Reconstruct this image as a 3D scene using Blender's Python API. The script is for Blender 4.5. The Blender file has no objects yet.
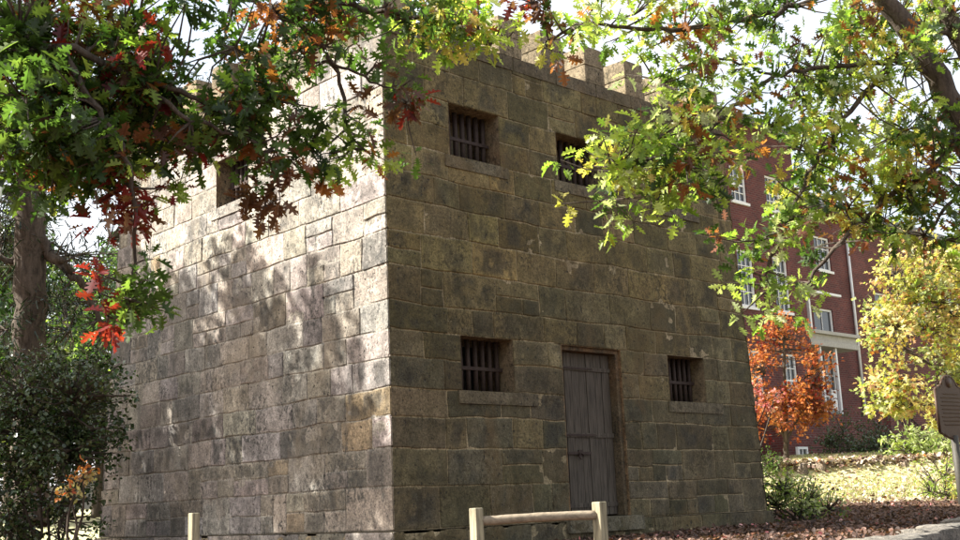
import bpy, math, random
import numpy as np
from mathutils import Vector
rnd = random.Random(7); RS = np.random.RandomState(11)
SC = bpy.context.scene; COL = SC.collection

# ------------------------------------------------------------------ camera frame
FPX = 1150.0; CAM = np.array([-7.07, -8.825, 0.174])
YAW, PIT, ROLL = map(math.radians, (46.6, 11.72, -2.4))
W_ = np.array([math.cos(PIT)*math.cos(YAW), math.cos(PIT)*math.sin(YAW), math.sin(PIT)])
_r = np.array([math.sin(YAW), -math.cos(YAW), 0.0]); _u = np.cross(_r, W_)
R_ = math.cos(ROLL)*_r + math.sin(ROLL)*_u; U_ = -math.sin(ROLL)*_r + math.cos(ROLL)*_u
def P(px, py, d):            # world point seen at photo pixel px,py at depth d metres
    return CAM + d*(W_ + R_*(px-480)/FPX + U_*(270-py)/FPX)
def at_x(px, py, X):
    d = W_ + R_*(px-480)/FPX + U_*(270-py)/FPX
    return CAM + d*(X-CAM[0])/d[0]

# ------------------------------------------------------------------ noise
def _hash(ix, iy, iz, s):
    h = (ix*374761393 + iy*668265263 + iz*2147483647 + s*974634777) & 0xffffffff
    h = ((h ^ (h >> 13))*1274126177) & 0xffffffff
    return ((h ^ (h >> 16)) & 0xffff)/65535.0
def noise2(x, y, s=0):
    x = np.asarray(x, float); y = np.asarray(y, float)
    ix = np.floor(x).astype(np.int64); iy = np.floor(y).astype(np.int64)
    fx = x-ix; fy = y-iy; fx = fx*fx*(3-2*fx); fy = fy*fy*(3-2*fy)
    z = np.zeros_like(ix)
    a = _hash(ix, iy, z, s); b = _hash(ix+1, iy, z, s); c = _hash(ix, iy+1, z, s); d = _hash(ix+1, iy+1, z, s)
    return (a*(1-fx)+b*fx)*(1-fy) + (c*(1-fx)+d*fx)*fy - 0.5
def noise3(p, s=0):
    i = np.floor(p).astype(np.int64); f = p-i; f = f*f*(3-2*f); out = 0
    for dx in (0, 1):
        for dy in (0, 1):
            for dz in (0, 1):
                w = (f[..., 0] if dx else 1-f[..., 0])*(f[..., 1] if dy else 1-f[..., 1])*(f[..., 2] if dz else 1-f[..., 2])
                out = out + w*_hash(i[..., 0]+dx, i[..., 1]+dy, i[..., 2]+dz, s)
    return out-0.5
def fbm(x, y, s=0, o=4):
    t = 0; a = 1.0
    for k in range(o):
        t = t + a*noise2(x*2**k, y*2**k, s+k*17); a *= .55
    return t
def sst(a, b, x):
    t = np.clip((x-a)/(b-a), 0, 1); return t*t*(3-2*t)

# ------------------------------------------------------------------ mesh helpers
class G:
    """collects vertices and faces for ONE mesh object"""
    def __init__(s): s.v = []; s.f = []; s.n = 0; s.c = []; s.sm = []
    def add(s, v, f, col=None, smooth=False):
        v = np.asarray(v, float).reshape(-1, 3)
        s.v.append(v); s.f += [tuple(i+s.n for i in q) for q in f]; s.sm += [smooth]*len(f)
        c = np.ones((len(v), 4)); c[:, :3] = (0.5, 0.5, 0.5) if col is None else np.asarray(col)[..., :3]
        s.c.append(c); s.n += len(v)
    def box(s, a, b, col=None):
        x0, y0, z0 = a; x1, y1, z1 = b
        v = [(x0,y0,z0),(x1,y0,z0),(x1,y1,z0),(x0,y1,z0),(x0,y0,z1),(x1,y0,z1),(x1,y1,z1),(x0,y1,z1)]
        s.add(v, [(3,2,1,0),(4,5,6,7),(0,1,5,4),(1,2,6,5),(2,3,7,6),(3,0,4,7)], col)
    def tube(s, pts, rads, n=8, col=None, cap=True, rough=0.0):
        pts = [np.asarray(p, float) for p in pts]; V = []; F = []
        up = np.array([0.13, 0.21, 1.0])
        for i, p in enumerate(pts):
            t = pts[min(i+1, len(pts)-1)] - pts[max(i-1, 0)]; t = t/(np.linalg.norm(t)+1e-9)
            a = np.cross(t, up if abs(t[2]) < .95 else np.array([1.0, .1, 0])); a /= np.linalg.norm(a)+1e-9; b = np.cross(t, a)
            for k in range(n):
                th = 2*math.pi*k/n; r = rads[i]*(1+rough*(rnd.random()-.5))
                V.append(p + (a*math.cos(th)+b*math.sin(th))*r)
        for i in range(len(pts)-1):
            for k in range(n):
                k2 = (k+1) % n; F.append((i*n+k, i*n+k2, (i+1)*n+k2, (i+1)*n+k))
        if cap:
            F.append(tuple(range(n))[::-1]); F.append(tuple((len(pts)-1)*n+k for k in range(n)))
        s.add(V, F, col, smooth=(n > 4))
    def build(s, name, mat, parent=None, bevel=0, attr=False, loc=None):
        v = np.concatenate(s.v) if s.v else np.zeros((0, 3)); o = make_obj(name, v, s.f, mat, parent, np.concatenate(s.c) if attr else None, s.sm)
        if bevel:
            m = o.modifiers.new('bevel', 'BEVEL'); m.width = bevel; m.segments = 2; m.limit_method = 'ANGLE'
        return o

def make_obj(name, v, f, mat, parent=None, col=None, smooth=None, flat_idx=None, sizes=None):
    me = bpy.data.meshes.new(name); v = np.asarray(v, np.float32)
    if flat_idx is None:
        sizes = np.array([len(q) for q in f], np.int32); flat_idx = np.fromiter((i for q in f for i in q), np.int32, int(sizes.sum()))
    me.vertices.add(len(v)); me.vertices.foreach_set('co', v.ravel())
    me.loops.add(len(flat_idx)); me.loops.foreach_set('vertex_index', flat_idx.astype(np.int32))
    me.polygons.add(len(sizes)); st = np.concatenate([[0], np.cumsum(sizes)[:-1]]).astype(np.int32)
    me.polygons.foreach_set('loop_start', st); me.polygons.foreach_set('loop_total', sizes.astype(np.int32))
    if smooth is not None:
        me.polygons.foreach_set('use_smooth', np.asarray(smooth, bool) if not isinstance(smooth, bool) else np.full(len(sizes), smooth))
    me.update(calc_edges=True)
    if col is not None:
        a = me.color_attributes.new('tint', 'FLOAT_COLOR', 'POINT'); a.data.foreach_set('color', np.asarray(col, np.float32).ravel())
    o = bpy.data.objects.new(name, me); COL.objects.link(o)
    if mat: me.materials.append(mat)
    if parent: o.parent = parent; o.matrix_parent_inverse = parent.matrix_world.inverted() if False else o.matrix_parent_inverse
    return o

def tag(o, label=None, cat=None, group=None, kind=None):
    if label: o['label'] = label
    if cat: o['category'] = cat
    if group: o['group'] = group
    if kind: o['kind'] = kind
    return o
def thing(name, label, cat, group=None, loc=(0, 0, 0)):
    o = bpy.data.objects.new(name, None); o.empty_display_size = .3; COL.objects.link(o)
    return tag(o, label, cat, group)
def root_at(root, loc):
    """move the Empty to the base of its thing without moving its (world space) parts"""
    root.location = Vector([float(c) for c in loc])
    for ch in root.children:
        ch.location = -root.location

# ------------------------------------------------------------------ materials
class M:
    def __init__(s, name):
        s.m = bpy.data.materials.new(name); s.m.use_nodes = True; s.nt = s.m.node_tree; s.N = s.nt.nodes; s.L = s.nt.links
        s.b = s.N['Principled BSDF']; s.out = s.N['Material Output']
    def n(s, t, **k):
        q = s.N.new(t)
        for a, b in k.items():
            if a.startswith('i_'):
                key = a[2:].replace('_', ' '); q.inputs[key].default_value = b
            else: setattr(q, a, b)
        return q
    def l(s, a, b): s.L.new(a, b)
    def noise(s, scale, detail=6, rough=.6, vec=None, dist=0):
        q = s.n('ShaderNodeTexNoise', i_Scale=scale, i_Detail=detail, i_Roughness=rough, i_Distortion=dist)
        if vec is not None: s.l(vec, q.inputs['Vector'])
        return q
    def ramp(s, fac, stops):
        q = s.n('ShaderNodeValToRGB'); e = q.color_ramp.elements
        while len(e) < len(stops): e.new(.5)
        for k, (p, c) in enumerate(stops):
            e[k].position = p; e[k].color = (c, c, c, 1) if isinstance(c, (int, float)) else (*c, 1)
        s.l(fac, q.inputs['Fac']); return q
    def mix(s, fac, a, b, mode='MIX'):
        q = s.n('ShaderNodeMix', data_type='RGBA', blend_type=mode)
        for v, i in ((fac, 0), (a, 6), (b, 7)):
            if hasattr(v, 'is_linked'): s.l(v, q.inputs[i])
            elif i == 0: q.inputs[0].default_value = v
            else: q.inputs[i].default_value = (*v, 1)
        return q.outputs[2]
    def bump(s, h, strength=.5, dist=.01):
        q = s.n('ShaderNodeBump', i_Strength=strength, i_Distance=dist); s.l(h, q.inputs['Height']); s.l(q.outputs[0], s.b.inputs['Normal'])
    def co(s, scale=(1, 1, 1)):
        t = s.n('ShaderNodeTexCoord'); mp = s.n('ShaderNodeMapping'); mp.inputs['Scale'].default_value = scale
        s.l(t.outputs['Object'], mp.inputs['Vector']); return mp.outputs[0]
    def base(s, c, rough=.9):
        if hasattr(c, 'is_linked'): s.l(c, s.b.inputs['Base Color'])
        else: s.b.inputs['Base Color'].default_value = (*c, 1)
        s.b.inputs['Roughness'].default_value = rough; s.b.inputs['Specular IOR Level'].default_value = .25

def mat_stone(name, blotch=.5, dark=(.05, .05, .045), stain=(.16, .10, .045), moss=.3, mossc=(.07, .075, .03)):
    m = M(name); c = m.co()
    at = m.n('ShaderNodeAttribute', attribute_name='tint')
    fine = m.noise(70, 4, .7, c); mid = m.noise(9, 8, .72, c, .4); big = m.noise(1.1, 5, .6, c)
    strk = m.noise(5, 5, .65, m.co((1, 1, .22)), .3)
    pat = m.noise(3.2, 10, .78, c, .25)
    col = m.mix(.75, at.outputs['Color'], m.ramp(pat.outputs['Fac'], [(.36, .55), (.5, 1), (.64, 1.35)]).outputs[0], 'MULTIPLY')
    col = m.mix(.7, col, m.ramp(mid.outputs['Fac'], [(.35, .4), (.5, .95), (.66, 1.35)]).outputs[0], 'MULTIPLY')
    grain = m.noise(38, 6, .82, c)
    col = m.mix(.8, col, m.ramp(grain.outputs['Fac'], [(.38, .42), (.5, .98), (.62, 1.4)]).outputs[0], 'MULTIPLY')
    pk = m.n('ShaderNodeMath', operation='MULTIPLY'); m.l(m.ramp(m.noise(24, 5, .75, m.co((1, 1, .7)), .3).outputs['Fac'], [(.50, 0), (.56, 1)]).outputs[0], pk.inputs[0])
    m.l(m.ramp(m.noise(1.3, 6, .7, c, .3).outputs['Fac'], [(.47, 0), (.6, .95)]).outputs[0], pk.inputs[1])
    col = m.mix(pk.outputs[0], col, dark)
    # dark lichen blotches, clustered
    bl = m.n('ShaderNodeMath', operation='MULTIPLY'); m.l(m.ramp(mid.outputs['Fac'], [(.46, 0), (.62, 1)]).outputs[0], bl.inputs[0])
    m.l(m.ramp(m.noise(1.7, 4, .6, c, .6).outputs['Fac'], [(.42, 0), (.62, 1)]).outputs[0], bl.inputs[1])
    bl2 = m.n('ShaderNodeMath', operation='MULTIPLY'); m.l(bl.outputs[0], bl2.inputs[0]); bl2.inputs[1].default_value = blotch
    col = m.mix(bl2.outputs[0], col, dark)
    # running dark streaks
    s2 = m.n('ShaderNodeMath', operation='MULTIPLY'); m.l(m.ramp(strk.outputs['Fac'], [(.52, 0), (.72, 1)]).outputs[0], s2.inputs[0]); s2.inputs[1].default_value = blotch*.8
    col = m.mix(s2.outputs[0], col, dark)
    # iron stain
    s3 = m.n('ShaderNodeMath', operation='MULTIPLY'); m.l(m.ramp(m.noise(.9, 5, .65, m.co((1.3, 1.3, .8)), .8).outputs['Fac'], [(.55, 0), (.7, 1)]).outputs[0], s3.inputs[0]); s3.inputs[1].default_value = .45
    col = m.mix(s3.outputs[0], col, stain)
    s4 = m.n('ShaderNodeMath', operation='MULTIPLY'); m.l(m.ramp(big.outputs['Fac'], [(.42, 0), (.62, 1)]).outputs[0], s4.inputs[0]); s4.inputs[1].default_value = moss
    col = m.mix(s4.outputs[0], col, mossc)
    # mineral speckle + pits
    col = m.mix(.5, col, m.ramp(fine.outputs['Fac'], [(.3, .45), (.52, 1.0), (.75, 1.5)]).outputs[0], 'MULTIPLY')
    pit = m.ramp(m.noise(26, 3, .6, c).outputs['Fac'], [(.30, 1), (.38, 0)])
    col = m.mix(pit.outputs[0], col, (.03, .028, .025))
    m.base(col, .92)
    h = m.mix(.5, mid.outputs['Fac'], fine.outputs['Fac'])
    h2 = m.mix(.35, h, m.ramp(m.noise(26, 3, .6, c).outputs['Fac'], [(.28, 0), (.42, 1)]).outputs[0])
    m.bump(h2, .9, .02); return m.m

def mat_simple(name, col, rough=.8, sc=12, var=.35, bump=.3, bd=.004, metal=0, attr=False, stretch=(1, 1, 1)):
    m = M(name); c = m.co(stretch); n = m.noise(sc, 6, .65, c)
    base = m.n('ShaderNodeAttribute', attribute_name='tint').outputs['Color'] if attr else col
    k = m.ramp(n.outputs['Fac'], [(.25, 1-var), (.75, 1+var)])
    m.base(m.mix(1.0, base, k.outputs[0], 'MULTIPLY'), rough); m.b.inputs['Metallic'].default_value = metal
    if bump: m.bump(n.outputs['Fac'], bump, bd)
    return m.m

def mat_leaf(name, transl=.45, rough=.42, spec=.5):
    m = M(name); at = m.n('ShaderNodeAttribute', attribute_name='tint')
    c = m.co(); n = m.noise(40, 3, .6, c); k = m.ramp(n.outputs['Fac'], [(.3, .75), (.7, 1.2)])
    col = m.mix(1.0, at.outputs['Color'], k.outputs[0], 'MULTIPLY')
    m.base(col, rough); m.b.inputs['Specular IOR Level'].default_value = spec
    t = m.n('ShaderNodeBsdfTranslucent')
    br = m.mix(1.0, col, (1.35, 1.5, .8), 'MULTIPLY'); m.l(br, t.inputs['Color'])
    mx = m.n('ShaderNodeMixShader'); mx.inputs[0].default_value = transl
    m.l(m.b.outputs[0], mx.inputs[1]); m.l(t.outputs[0], mx.inputs[2]); m.l(mx.outputs[0], m.out.inputs['Surface']); return m.m

def mat_bark(name, c1, c2, sc=14):
    m = M(name); c = m.co((1, 1, .12)); n = m.noise(sc, 8, .7, c, .5); n2 = m.noise(30, 6, .7, m.co())
    base = m.ramp(n.outputs['Fac'], [(.32, c1), (.62, c2)])
    m.base(m.mix(.6, base.outputs[0], m.ramp(n2.outputs['Fac'], [(.3, .5), (.7, 1.2)]).outputs[0], 'MULTIPLY'), .95)
    m.bump(m.mix(.3, n.outputs['Fac'], n2.outputs['Fac']), 1.0, .03); return m.m

def mat_brick(name):
    m = M(name); tc = m.n('ShaderNodeTexCoord'); sep = m.n('ShaderNodeSeparateXYZ'); cmb = m.n('ShaderNodeCombineXYZ')
    m.l(tc.outputs['Object'], sep.inputs[0]); a = m.n('ShaderNodeMath', operation='ADD'); m.l(sep.outputs[0], a.inputs[0]); m.l(sep.outputs[1], a.inputs[1])
    m.l(a.outputs[0], cmb.inputs[0]); m.l(sep.outputs[2], cmb.inputs[1])
    b = m.n('ShaderNodeTexBrick'); m.l(cmb.outputs[0], b.inputs['Vector'])
    b.inputs['Color1'].default_value = (.145, .038, .033, 1); b.inputs['Color2'].default_value = (.085, .026, .026, 1); b.inputs['Mortar'].default_value = (.13, .09, .08, 1)
    b.inputs['Scale'].default_value = 1; b.inputs['Brick Width'].default_value = .215; b.inputs['Row Height'].default_value = .075; b.inputs['Mortar Size'].default_value = .009
    n = m.noise(1.3, 6, .6, m.co()); k = m.ramp(n.outputs['Fac'], [(.3, .7), (.7, 1.15)])
    m.base(m.mix(1, b.outputs['Color'], k.outputs[0], 'MULTIPLY'), .9); m.bump(b.outputs['Fac'], -.4, .01); return m.m

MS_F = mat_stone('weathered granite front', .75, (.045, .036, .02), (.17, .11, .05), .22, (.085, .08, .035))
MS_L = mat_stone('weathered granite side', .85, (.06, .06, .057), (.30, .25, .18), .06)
M_MORT = mat_simple('lime mortar', (.24, .19, .125), .95, 20, .45, .6, .006)
M_MORTL = mat_simple('grey mortar', (.27, .25, .22), .95, 20, .45, .6, .006)
M_REV = mat_stone('rough reveal stone', .4, (.03, .025, .02), (.2, .1, .04), .1)
M_IRON = mat_simple('rusty iron', (.05, .035, .03), .7, 40, .5, .3, .002, .3)
M_DOOR = mat_simple('old oak boards', (.074, .062, .050), .85, 9, .8, .7, .004, stretch=(6, 6, .35))
M_POST = mat_simple('weathered fence timber', (.27, .24, .165), .9, 7, .75, .9, .008, stretch=(5, 5, .5))
M_RAIL = mat_simple('dark fence rail timber', (.25, .205, .15), .85, 10, .4, .6, .004, stretch=(1, 4, 4))
M_BRICK = mat_brick('red brick')
M_WHITE = mat_simple('white paint', (.72, .72, .70), .5, 6, .08, .1)
M_ROOF = mat_simple('grey slate', (.16, .16, .17), .8, 8, .3, .3)
M_BARKO = mat_bark('oak bark', (.035, .028, .022), (.12, .095, .075))
M_BARKC = mat_bark('cedar bark', (.045, .036, .028), (.15, .12, .095), 18)
M_LEAF = mat_leaf('leaf', .56); M_LEAFG = mat_leaf('glossy leaf', .15, .25, .6); M_LEAFY = mat_leaf('autumn leaf', .5, .55, .3)
M_DEAD = mat_leaf('fallen leaf', .15, .7, .3)
M_SIGN = mat_simple('dark cast sign', (.06, .036, .022), .5, 30, .3, .2, .003, .2)
M_SPOST = mat_simple('grey post', (.06, .055, .045), .6, 20, .2, .2)
M_CONC = mat_simple('concrete', (.38, .36, .32), .9, 14, .2, .3)
m = M('dark glass'); m.base((.02, .025, .03), .06); m.b.inputs['Specular IOR Level'].default_value = .8; M_GLASS = m.m
M_CARP = mat_simple('pale car paint', (.6, .62, .66), .25, 3, .03, 0); M_TYRE = mat_simple('tyre rubber', (.02, .02, .02), .8)

# ------------------------------------------------------------------ world and sun
SUN = np.array([-.585, .495, .643]); SUN /= np.linalg.norm(SUN)
wd = bpy.data.worlds.new('World'); SC.world = wd; wd.use_nodes = True; nt = wd.node_tree
sky = nt.nodes.new('ShaderNodeTexSky'); sky.sky_type = 'NISHITA'; sky.sun_disc = False
sky.sun_elevation = math.asin(SUN[2]); sky.sun_rotation = math.atan2(SUN[0], SUN[1]) % (2*math.pi)
sky.air_density = 1.2; sky.dust_density = 5.0; sky.ozone_density = .8; sky.altitude = 200
bg = nt.nodes['Background']; bg.inputs['Strength'].default_value = .095
# thin bright high cloud over most of the sky
tc = nt.nodes.new('ShaderNodeTexCoord'); nz = nt.nodes.new('ShaderNodeTexNoise'); nz.inputs['Scale'].default_value = 3.0; nz.inputs['Detail'].default_value = 6
rp = nt.nodes.new('ShaderNodeValToRGB'); rp.color_ramp.elements[0].position = .3; rp.color_ramp.elements[0].color = (.25, .25, .25, 1); rp.color_ramp.elements[1].position = .65; rp.color_ramp.elements[1].color = (.75, .75, .75, 1)
mx = nt.nodes.new('ShaderNodeMix'); mx.data_type = 'RGBA'; mx.inputs[7].default_value = (5.4, 5.4, 5.5, 1)
nt.links.new(tc.outputs['Generated'], nz.inputs['Vector']); nt.links.new(nz.outputs['Fac'], rp.inputs['Fac']); nt.links.new(rp.outputs[0], mx.inputs[0])
nt.links.new(sky.outputs[0], mx.inputs[6]); nt.links.new(mx.outputs[2], bg.inputs['Color'])
sl = bpy.data.lights.new('sun', 'SUN'); sl.energy = 5.0; sl.angle = math.radians(.5); sl.color = (1, .95, .86)
so = bpy.data.objects.new('sun', sl); COL.objects.link(so); so.rotation_euler = Vector(SUN).to_track_quat('Z', 'Y').to_euler(); so.location = (-20, 20, 30)

cd = bpy.data.cameras.new('camera'); co = bpy.data.objects.new('camera', cd); COL.objects.link(co); SC.camera = co
from mathutils import Matrix
cd.sensor_width = 36; cd.lens = FPX/960*36; cd.clip_end = 2000; cd.clip_start = .05
mt = Matrix(((R_[0], U_[0], -W_[0], CAM[0]), (R_[1], U_[1], -W_[1], CAM[1]), (R_[2], U_[2], -W_[2], CAM[2]), (0, 0, 0, 1))); co.matrix_world = mt
vs = SC.view_settings; SC.display_settings.display_device = 'sRGB'; vs.view_transform = 'Standard'; vs.look = 'None'; vs.gamma = 1; vs.exposure = 1.7; vs.use_curve_mapping = False
SC.cycles.use_denoising = True; SC.cycles.max_bounces = 8

# ------------------------------------------------------------------ the stone jail
A0, B0, HT = 6.33, 6.33, 5.28
def Aw(z): return A0 - .062*z
def Bw(z): return B0 - .10*z
def map_front(u, v, h):
    k = np.maximum(u-5.3, 0)/(A0-5.3); return np.stack([u - k*(A0-Aw(v)), -h, v], -1)
def map_side(u, v, h):
    k = np.maximum(u-4.0, 0)/(B0-4.0); return np.stack([-h, u - k*(B0-Bw(v)), v], -1)
def map_back(u, v, h): return np.stack([u/A0*Aw(v), Bw(v)+h, v], -1)
def map_far(u, v, h): return np.stack([Aw(v)+h, u/B0*Bw(v), v], -1)
FRONT_OPEN = [(.95, 1.71, 1.38, 1.96, 'w'), (4.43, 5.17, 1.38, 1.96, 'w'), (.90, 1.65, 3.915, 4.515, 'w'), (2.60, 3.40, 3.915, 4.515, 'w'), (4.45, 5.2, 3.915, 4.515, 'w'), (2.50, 3.52, 0.0, 1.96, 'd')]
SIDE_OPEN = [(2.60, 3.32, 3.915, 4.515, 'w')]
CRS = [0, .42, .79, 1.10, 1.38, 1.68, 1.96, 2.25, 2.62, 2.98, 3.32, 3.62, 3.915, 4.21, 4.515, 4.86, 5.28]
def courses(zs, forced, rr, lo=.26, hi=.42):
    out = [zs[0]]; f = sorted(set([round(x, 3) for x in forced if zs[0] < x < zs[1]] + [zs[1]]))
    for t in f:
        while t-out[-1] > .02:
            g = t-out[-1]
            if g < hi*1.08: out.append(t); break
            n = max(2, round(g/((lo+hi)/2))); out.append(out[-1]+g/n*(1+.22*(rr.random()-.5)) if n > 1 else t)
    return out
def stone_wall(name, umax, z0, z1, opens, mapf, mat, matm, parent, seed, res, pals, rough=.010, warp=.022, wl=(.32, .85), extend=(True, True), explicit=None, off=0, split=.3, gap=.006, mcol=(.36, .29, .18), ch=(.26, .42)):
    rr = random.Random(seed); g = G(); gm = G()
    forced = [o[2] for o in opens] + [o[3] for o in opens] + [o[2]-.13 for o in opens if o[4] == 'w']
    merged = []
    for x in sorted(forced):
        if not merged or x-merged[-1] > .05: merged.append(x)
    cs = explicit or courses((z0, z1), merged, rr, *ch)
    for a in range(len(cs)-1): pass
    def dopen(u, v):
        d = np.full(u.shape, 9.0)
        for o in opens:
            du = np.maximum(np.maximum(o[0]-u, u-o[1]), 0); dv = np.maximum(np.maximum(o[2]-v, v-o[3]), 0); d = np.minimum(d, np.hypot(du, dv))
        return d
    rects = []
    for c0, c1 in zip(cs[:-1], cs[1:]):
        cuts = [0.0, umax]; blocked = []
        for o in opens:
            if c0 < o[3]-.03 and c1 > o[2]+.03: blocked.append((o[0], o[1]))
        blocked.sort(); segs = []; x = 0.0
        for b in blocked: segs.append((x, b[0])); x = b[1]
        segs.append((x, umax))
        for s0, s1 in segs:
            if s1-s0 < .02: continue
            x = s0
            while s1-x > .01:
                w = rr.uniform(*wl)
                if s1-(x+w) < wl[0]*.75: w = s1-x
                if w > wl[1]*1.25: w *= .5
                if c1-c0 > .33 and rr.random() < split*1.6 and w > .2:
                    zm = c0+(c1-c0)*rr.uniform(.44, .56)
                    if rr.random() < .5 and w > .45:
                        xm = x+w*rr.uniform(.35, .65); rects.append((x, xm, c0, zm)); rects.append((xm, x+w, c0, zm)); rects.append((x, x+w, zm, c1))
                    elif w > .45 and rr.random() < .5:
                        xm = x+w*rr.uniform(.3, .7); rects.append((x, xm, c0, c1)); rects.append((xm, x+w, c0, zm)); rects.append((xm, x+w, zm, c1))
                    else: rects.append((x, x+w, c0, zm)); rects.append((x, x+w, zm, c1))
                else: rects.append((x, x+w, c0, c1))
                x += w
    def warpf(u, v):
        d = sst(.0, .16, dopen(u, v))*sst(0, .12, v-z0)*sst(0, .12, z1-v)
        eu = sst(0, .12, u)*sst(0, .12, umax-u)
        wu = warp*1.6*noise2(u*2.3, v*2.3, seed+5) + warp*.9*noise2(u*6, v*6, seed+6)
        wv = warp*1.8*noise2(u*1.7, v*1.7, seed+7) + warp*.9*noise2(u*6, v*6, seed+8)
        return u+wu*d*eu, v+wv*d
    for (u0, u1, v0, v1) in rects:
        e0 = .012+off if (u0 == 0 and extend[0]) else 0; e1 = .012+off if (abs(u1-umax) < 1e-6 and extend[1]) else 0
        nu = max(3, int((u1-u0)/res)); nv = max(3, int((v1-v0)/res))
        def axis_(n, L):
            e = min(.008/L, .05); return np.concatenate([[0, e, 2.2*e], np.linspace(0, 1, n+1)[1:-1]*(1-5*e)+2.5*e, [1-2.2*e, 1-e, 1]])
        if res < .1: s = axis_(nu, u1-u0); t = axis_(nv, v1-v0)
        else: s = np.linspace(0, 1, nu+1); t = np.linspace(0, 1, nv+1)
        nu = len(s)-1; nv = len(t)-1; S, T = np.meshgrid(s, t, indexing='ij')
        U = u0+(u1-u0)*S; V = v0+(v1-v0)*T
        # edge distance, opened at building corners
        dl = (U-u0) + (9 if e0 else 0); dr = (u1-U) + (9 if e1 else 0); db = V-v0; dt = v1-V
        jit = .010*noise2(U*14, V*14, seed+31)
        de = np.minimum(np.minimum(dl, dr), np.minimum(db, dt))
        pr = rr.uniform(.008, .016)
        pil = 1-np.clip(de/pr, 0, 1); pil = pil**2.2
        tilt = (rr.uniform(-1, 1)*(S-.5)+rr.uniform(-1, 1)*(T-.5))*rough*.9
        h = rr.uniform(.001, .008) + tilt + rough*1.5*fbm(U*5+rr.random()*50, V*5, seed+3, 4) - (.007+gap)*pil + jit*.25
        if rr.random() < .22: h += -rough*1.8*np.clip(fbm(U*9, V*9, seed+77, 3), 0, 1)*(pil < .2)
        # recess the very border under the mortar
        shr = gap*np.where(S == 0, 1, np.where(S == 1, -1, 0)); shv = gap*np.where(T == 0, 1, np.where(T == 1, -1, 0))
        if e0: shr = np.where(S == 0, -e0, shr)
        if e1: shr = np.where(S == 1, e1, shr)
        if res < .1:
            cf = np.ones(U.shape)
            if extend[0]: cf = cf*sst(-.01, .13, U)
            h = h*cf + .004*(1-cf) - .006*pil*(1-cf)
        bd = ((T == 0) | (T == 1) | ((S == 0) & (e0 == 0)) | ((S == 1) & (e1 == 0)))
        h = np.where(bd, -.022, np.maximum(h, -.007 + 0*h)) + off
        Uw, Vw = warpf(U, V); Uw = Uw+shr; Vw = Vw+shv
        pts = mapf(Uw, Vw, h).reshape(-1, 3)
        idx = np.arange((nu+1)*(nv+1)).reshape(nu+1, nv+1)
        F = [(int(a), int(b), int(c), int(d)) for a, b, c, d in zip(idx[:-1, :-1].ravel(), idx[1:, :-1].ravel(), idx[1:, 1:].ravel(), idx[:-1, 1:].ravel())]
        cc = np.array(pals((u0+u1)/2, (v0+v1)/2, rr))
        # lichen growing on single stones: dark crust with ragged edges, its own shape per stone
        if rr.random() < .76:
            nz_ = fbm(U*7+rr.random()*30, V*4.5, seed+90, 4); cu = (U-u0)/(u1-u0); cv = (V-v0)/(v1-v0)
            body = np.clip(np.minimum(np.minimum(cu, 1-cu), np.minimum(cv, 1-cv))*5, 0, 1)
            kk = rr.uniform(.25, .72)*np.clip((nz_+.12+rr.uniform(-.15, .2))*3.2, 0, 1)*body
            cc = cc*(1-kk[..., None])+ np.array([.035, .036, .034])*kk[..., None]; cc = cc.reshape(-1, 3)
        g.add(pts, F, cc, True)
        # mortar bed behind this block
        n2u = max(1, int((u1-u0)/.15)); n2v = max(1, int((v1-v0)/.15))
        S, T = np.meshgrid(np.linspace(0, 1, n2u+1), np.linspace(0, 1, n2v+1), indexing='ij')
        U = u0+(u1-u0)*S; V = v0+(v1-v0)*T; Uw, Vw = warpf(U, V)
        pts = mapf(Uw, Vw, np.full(U.shape, off-.0030)).reshape(-1, 3); idx = np.arange((n2u+1)*(n2v+1)).reshape(n2u+1, n2v+1)
        gm.add(pts, [(int(a), int(b), int(c), int(d)) for a, b, c, d in zip(idx[:-1, :-1].ravel(), idx[1:, :-1].ravel(), idx[1:, 1:].ravel(), idx[:-1, 1:].ravel())])
    w = g.build(name, mat, parent, attr=True); gm.c = [c*0 + np.array([*mcol, 1]) for c in gm.c]; gm.build('mortar', mat, w, attr=True); return w

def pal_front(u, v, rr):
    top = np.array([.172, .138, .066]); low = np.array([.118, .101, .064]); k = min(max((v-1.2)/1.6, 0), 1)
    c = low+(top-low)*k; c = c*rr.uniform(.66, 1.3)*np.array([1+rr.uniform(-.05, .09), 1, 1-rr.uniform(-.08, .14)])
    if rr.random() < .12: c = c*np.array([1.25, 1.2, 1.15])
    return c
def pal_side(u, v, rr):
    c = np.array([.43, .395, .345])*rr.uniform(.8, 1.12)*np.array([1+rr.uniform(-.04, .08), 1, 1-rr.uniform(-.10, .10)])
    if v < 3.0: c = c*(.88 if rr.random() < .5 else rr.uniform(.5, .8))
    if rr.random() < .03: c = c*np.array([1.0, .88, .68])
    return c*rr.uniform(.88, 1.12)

jail = thing('stone_jail', 'old two-storey granite block jail with crenellated parapet and barred windows', 'jail building')
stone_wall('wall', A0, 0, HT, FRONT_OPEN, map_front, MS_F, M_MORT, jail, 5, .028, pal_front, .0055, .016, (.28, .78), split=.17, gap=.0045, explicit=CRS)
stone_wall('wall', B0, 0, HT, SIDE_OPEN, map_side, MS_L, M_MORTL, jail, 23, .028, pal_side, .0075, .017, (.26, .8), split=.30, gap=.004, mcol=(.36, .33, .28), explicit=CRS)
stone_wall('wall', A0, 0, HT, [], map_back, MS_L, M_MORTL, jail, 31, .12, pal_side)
stone_wall('wall', B0, 0, HT, [], map_far, MS_F, M_MORT, jail, 37, .12, pal_front)
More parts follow.
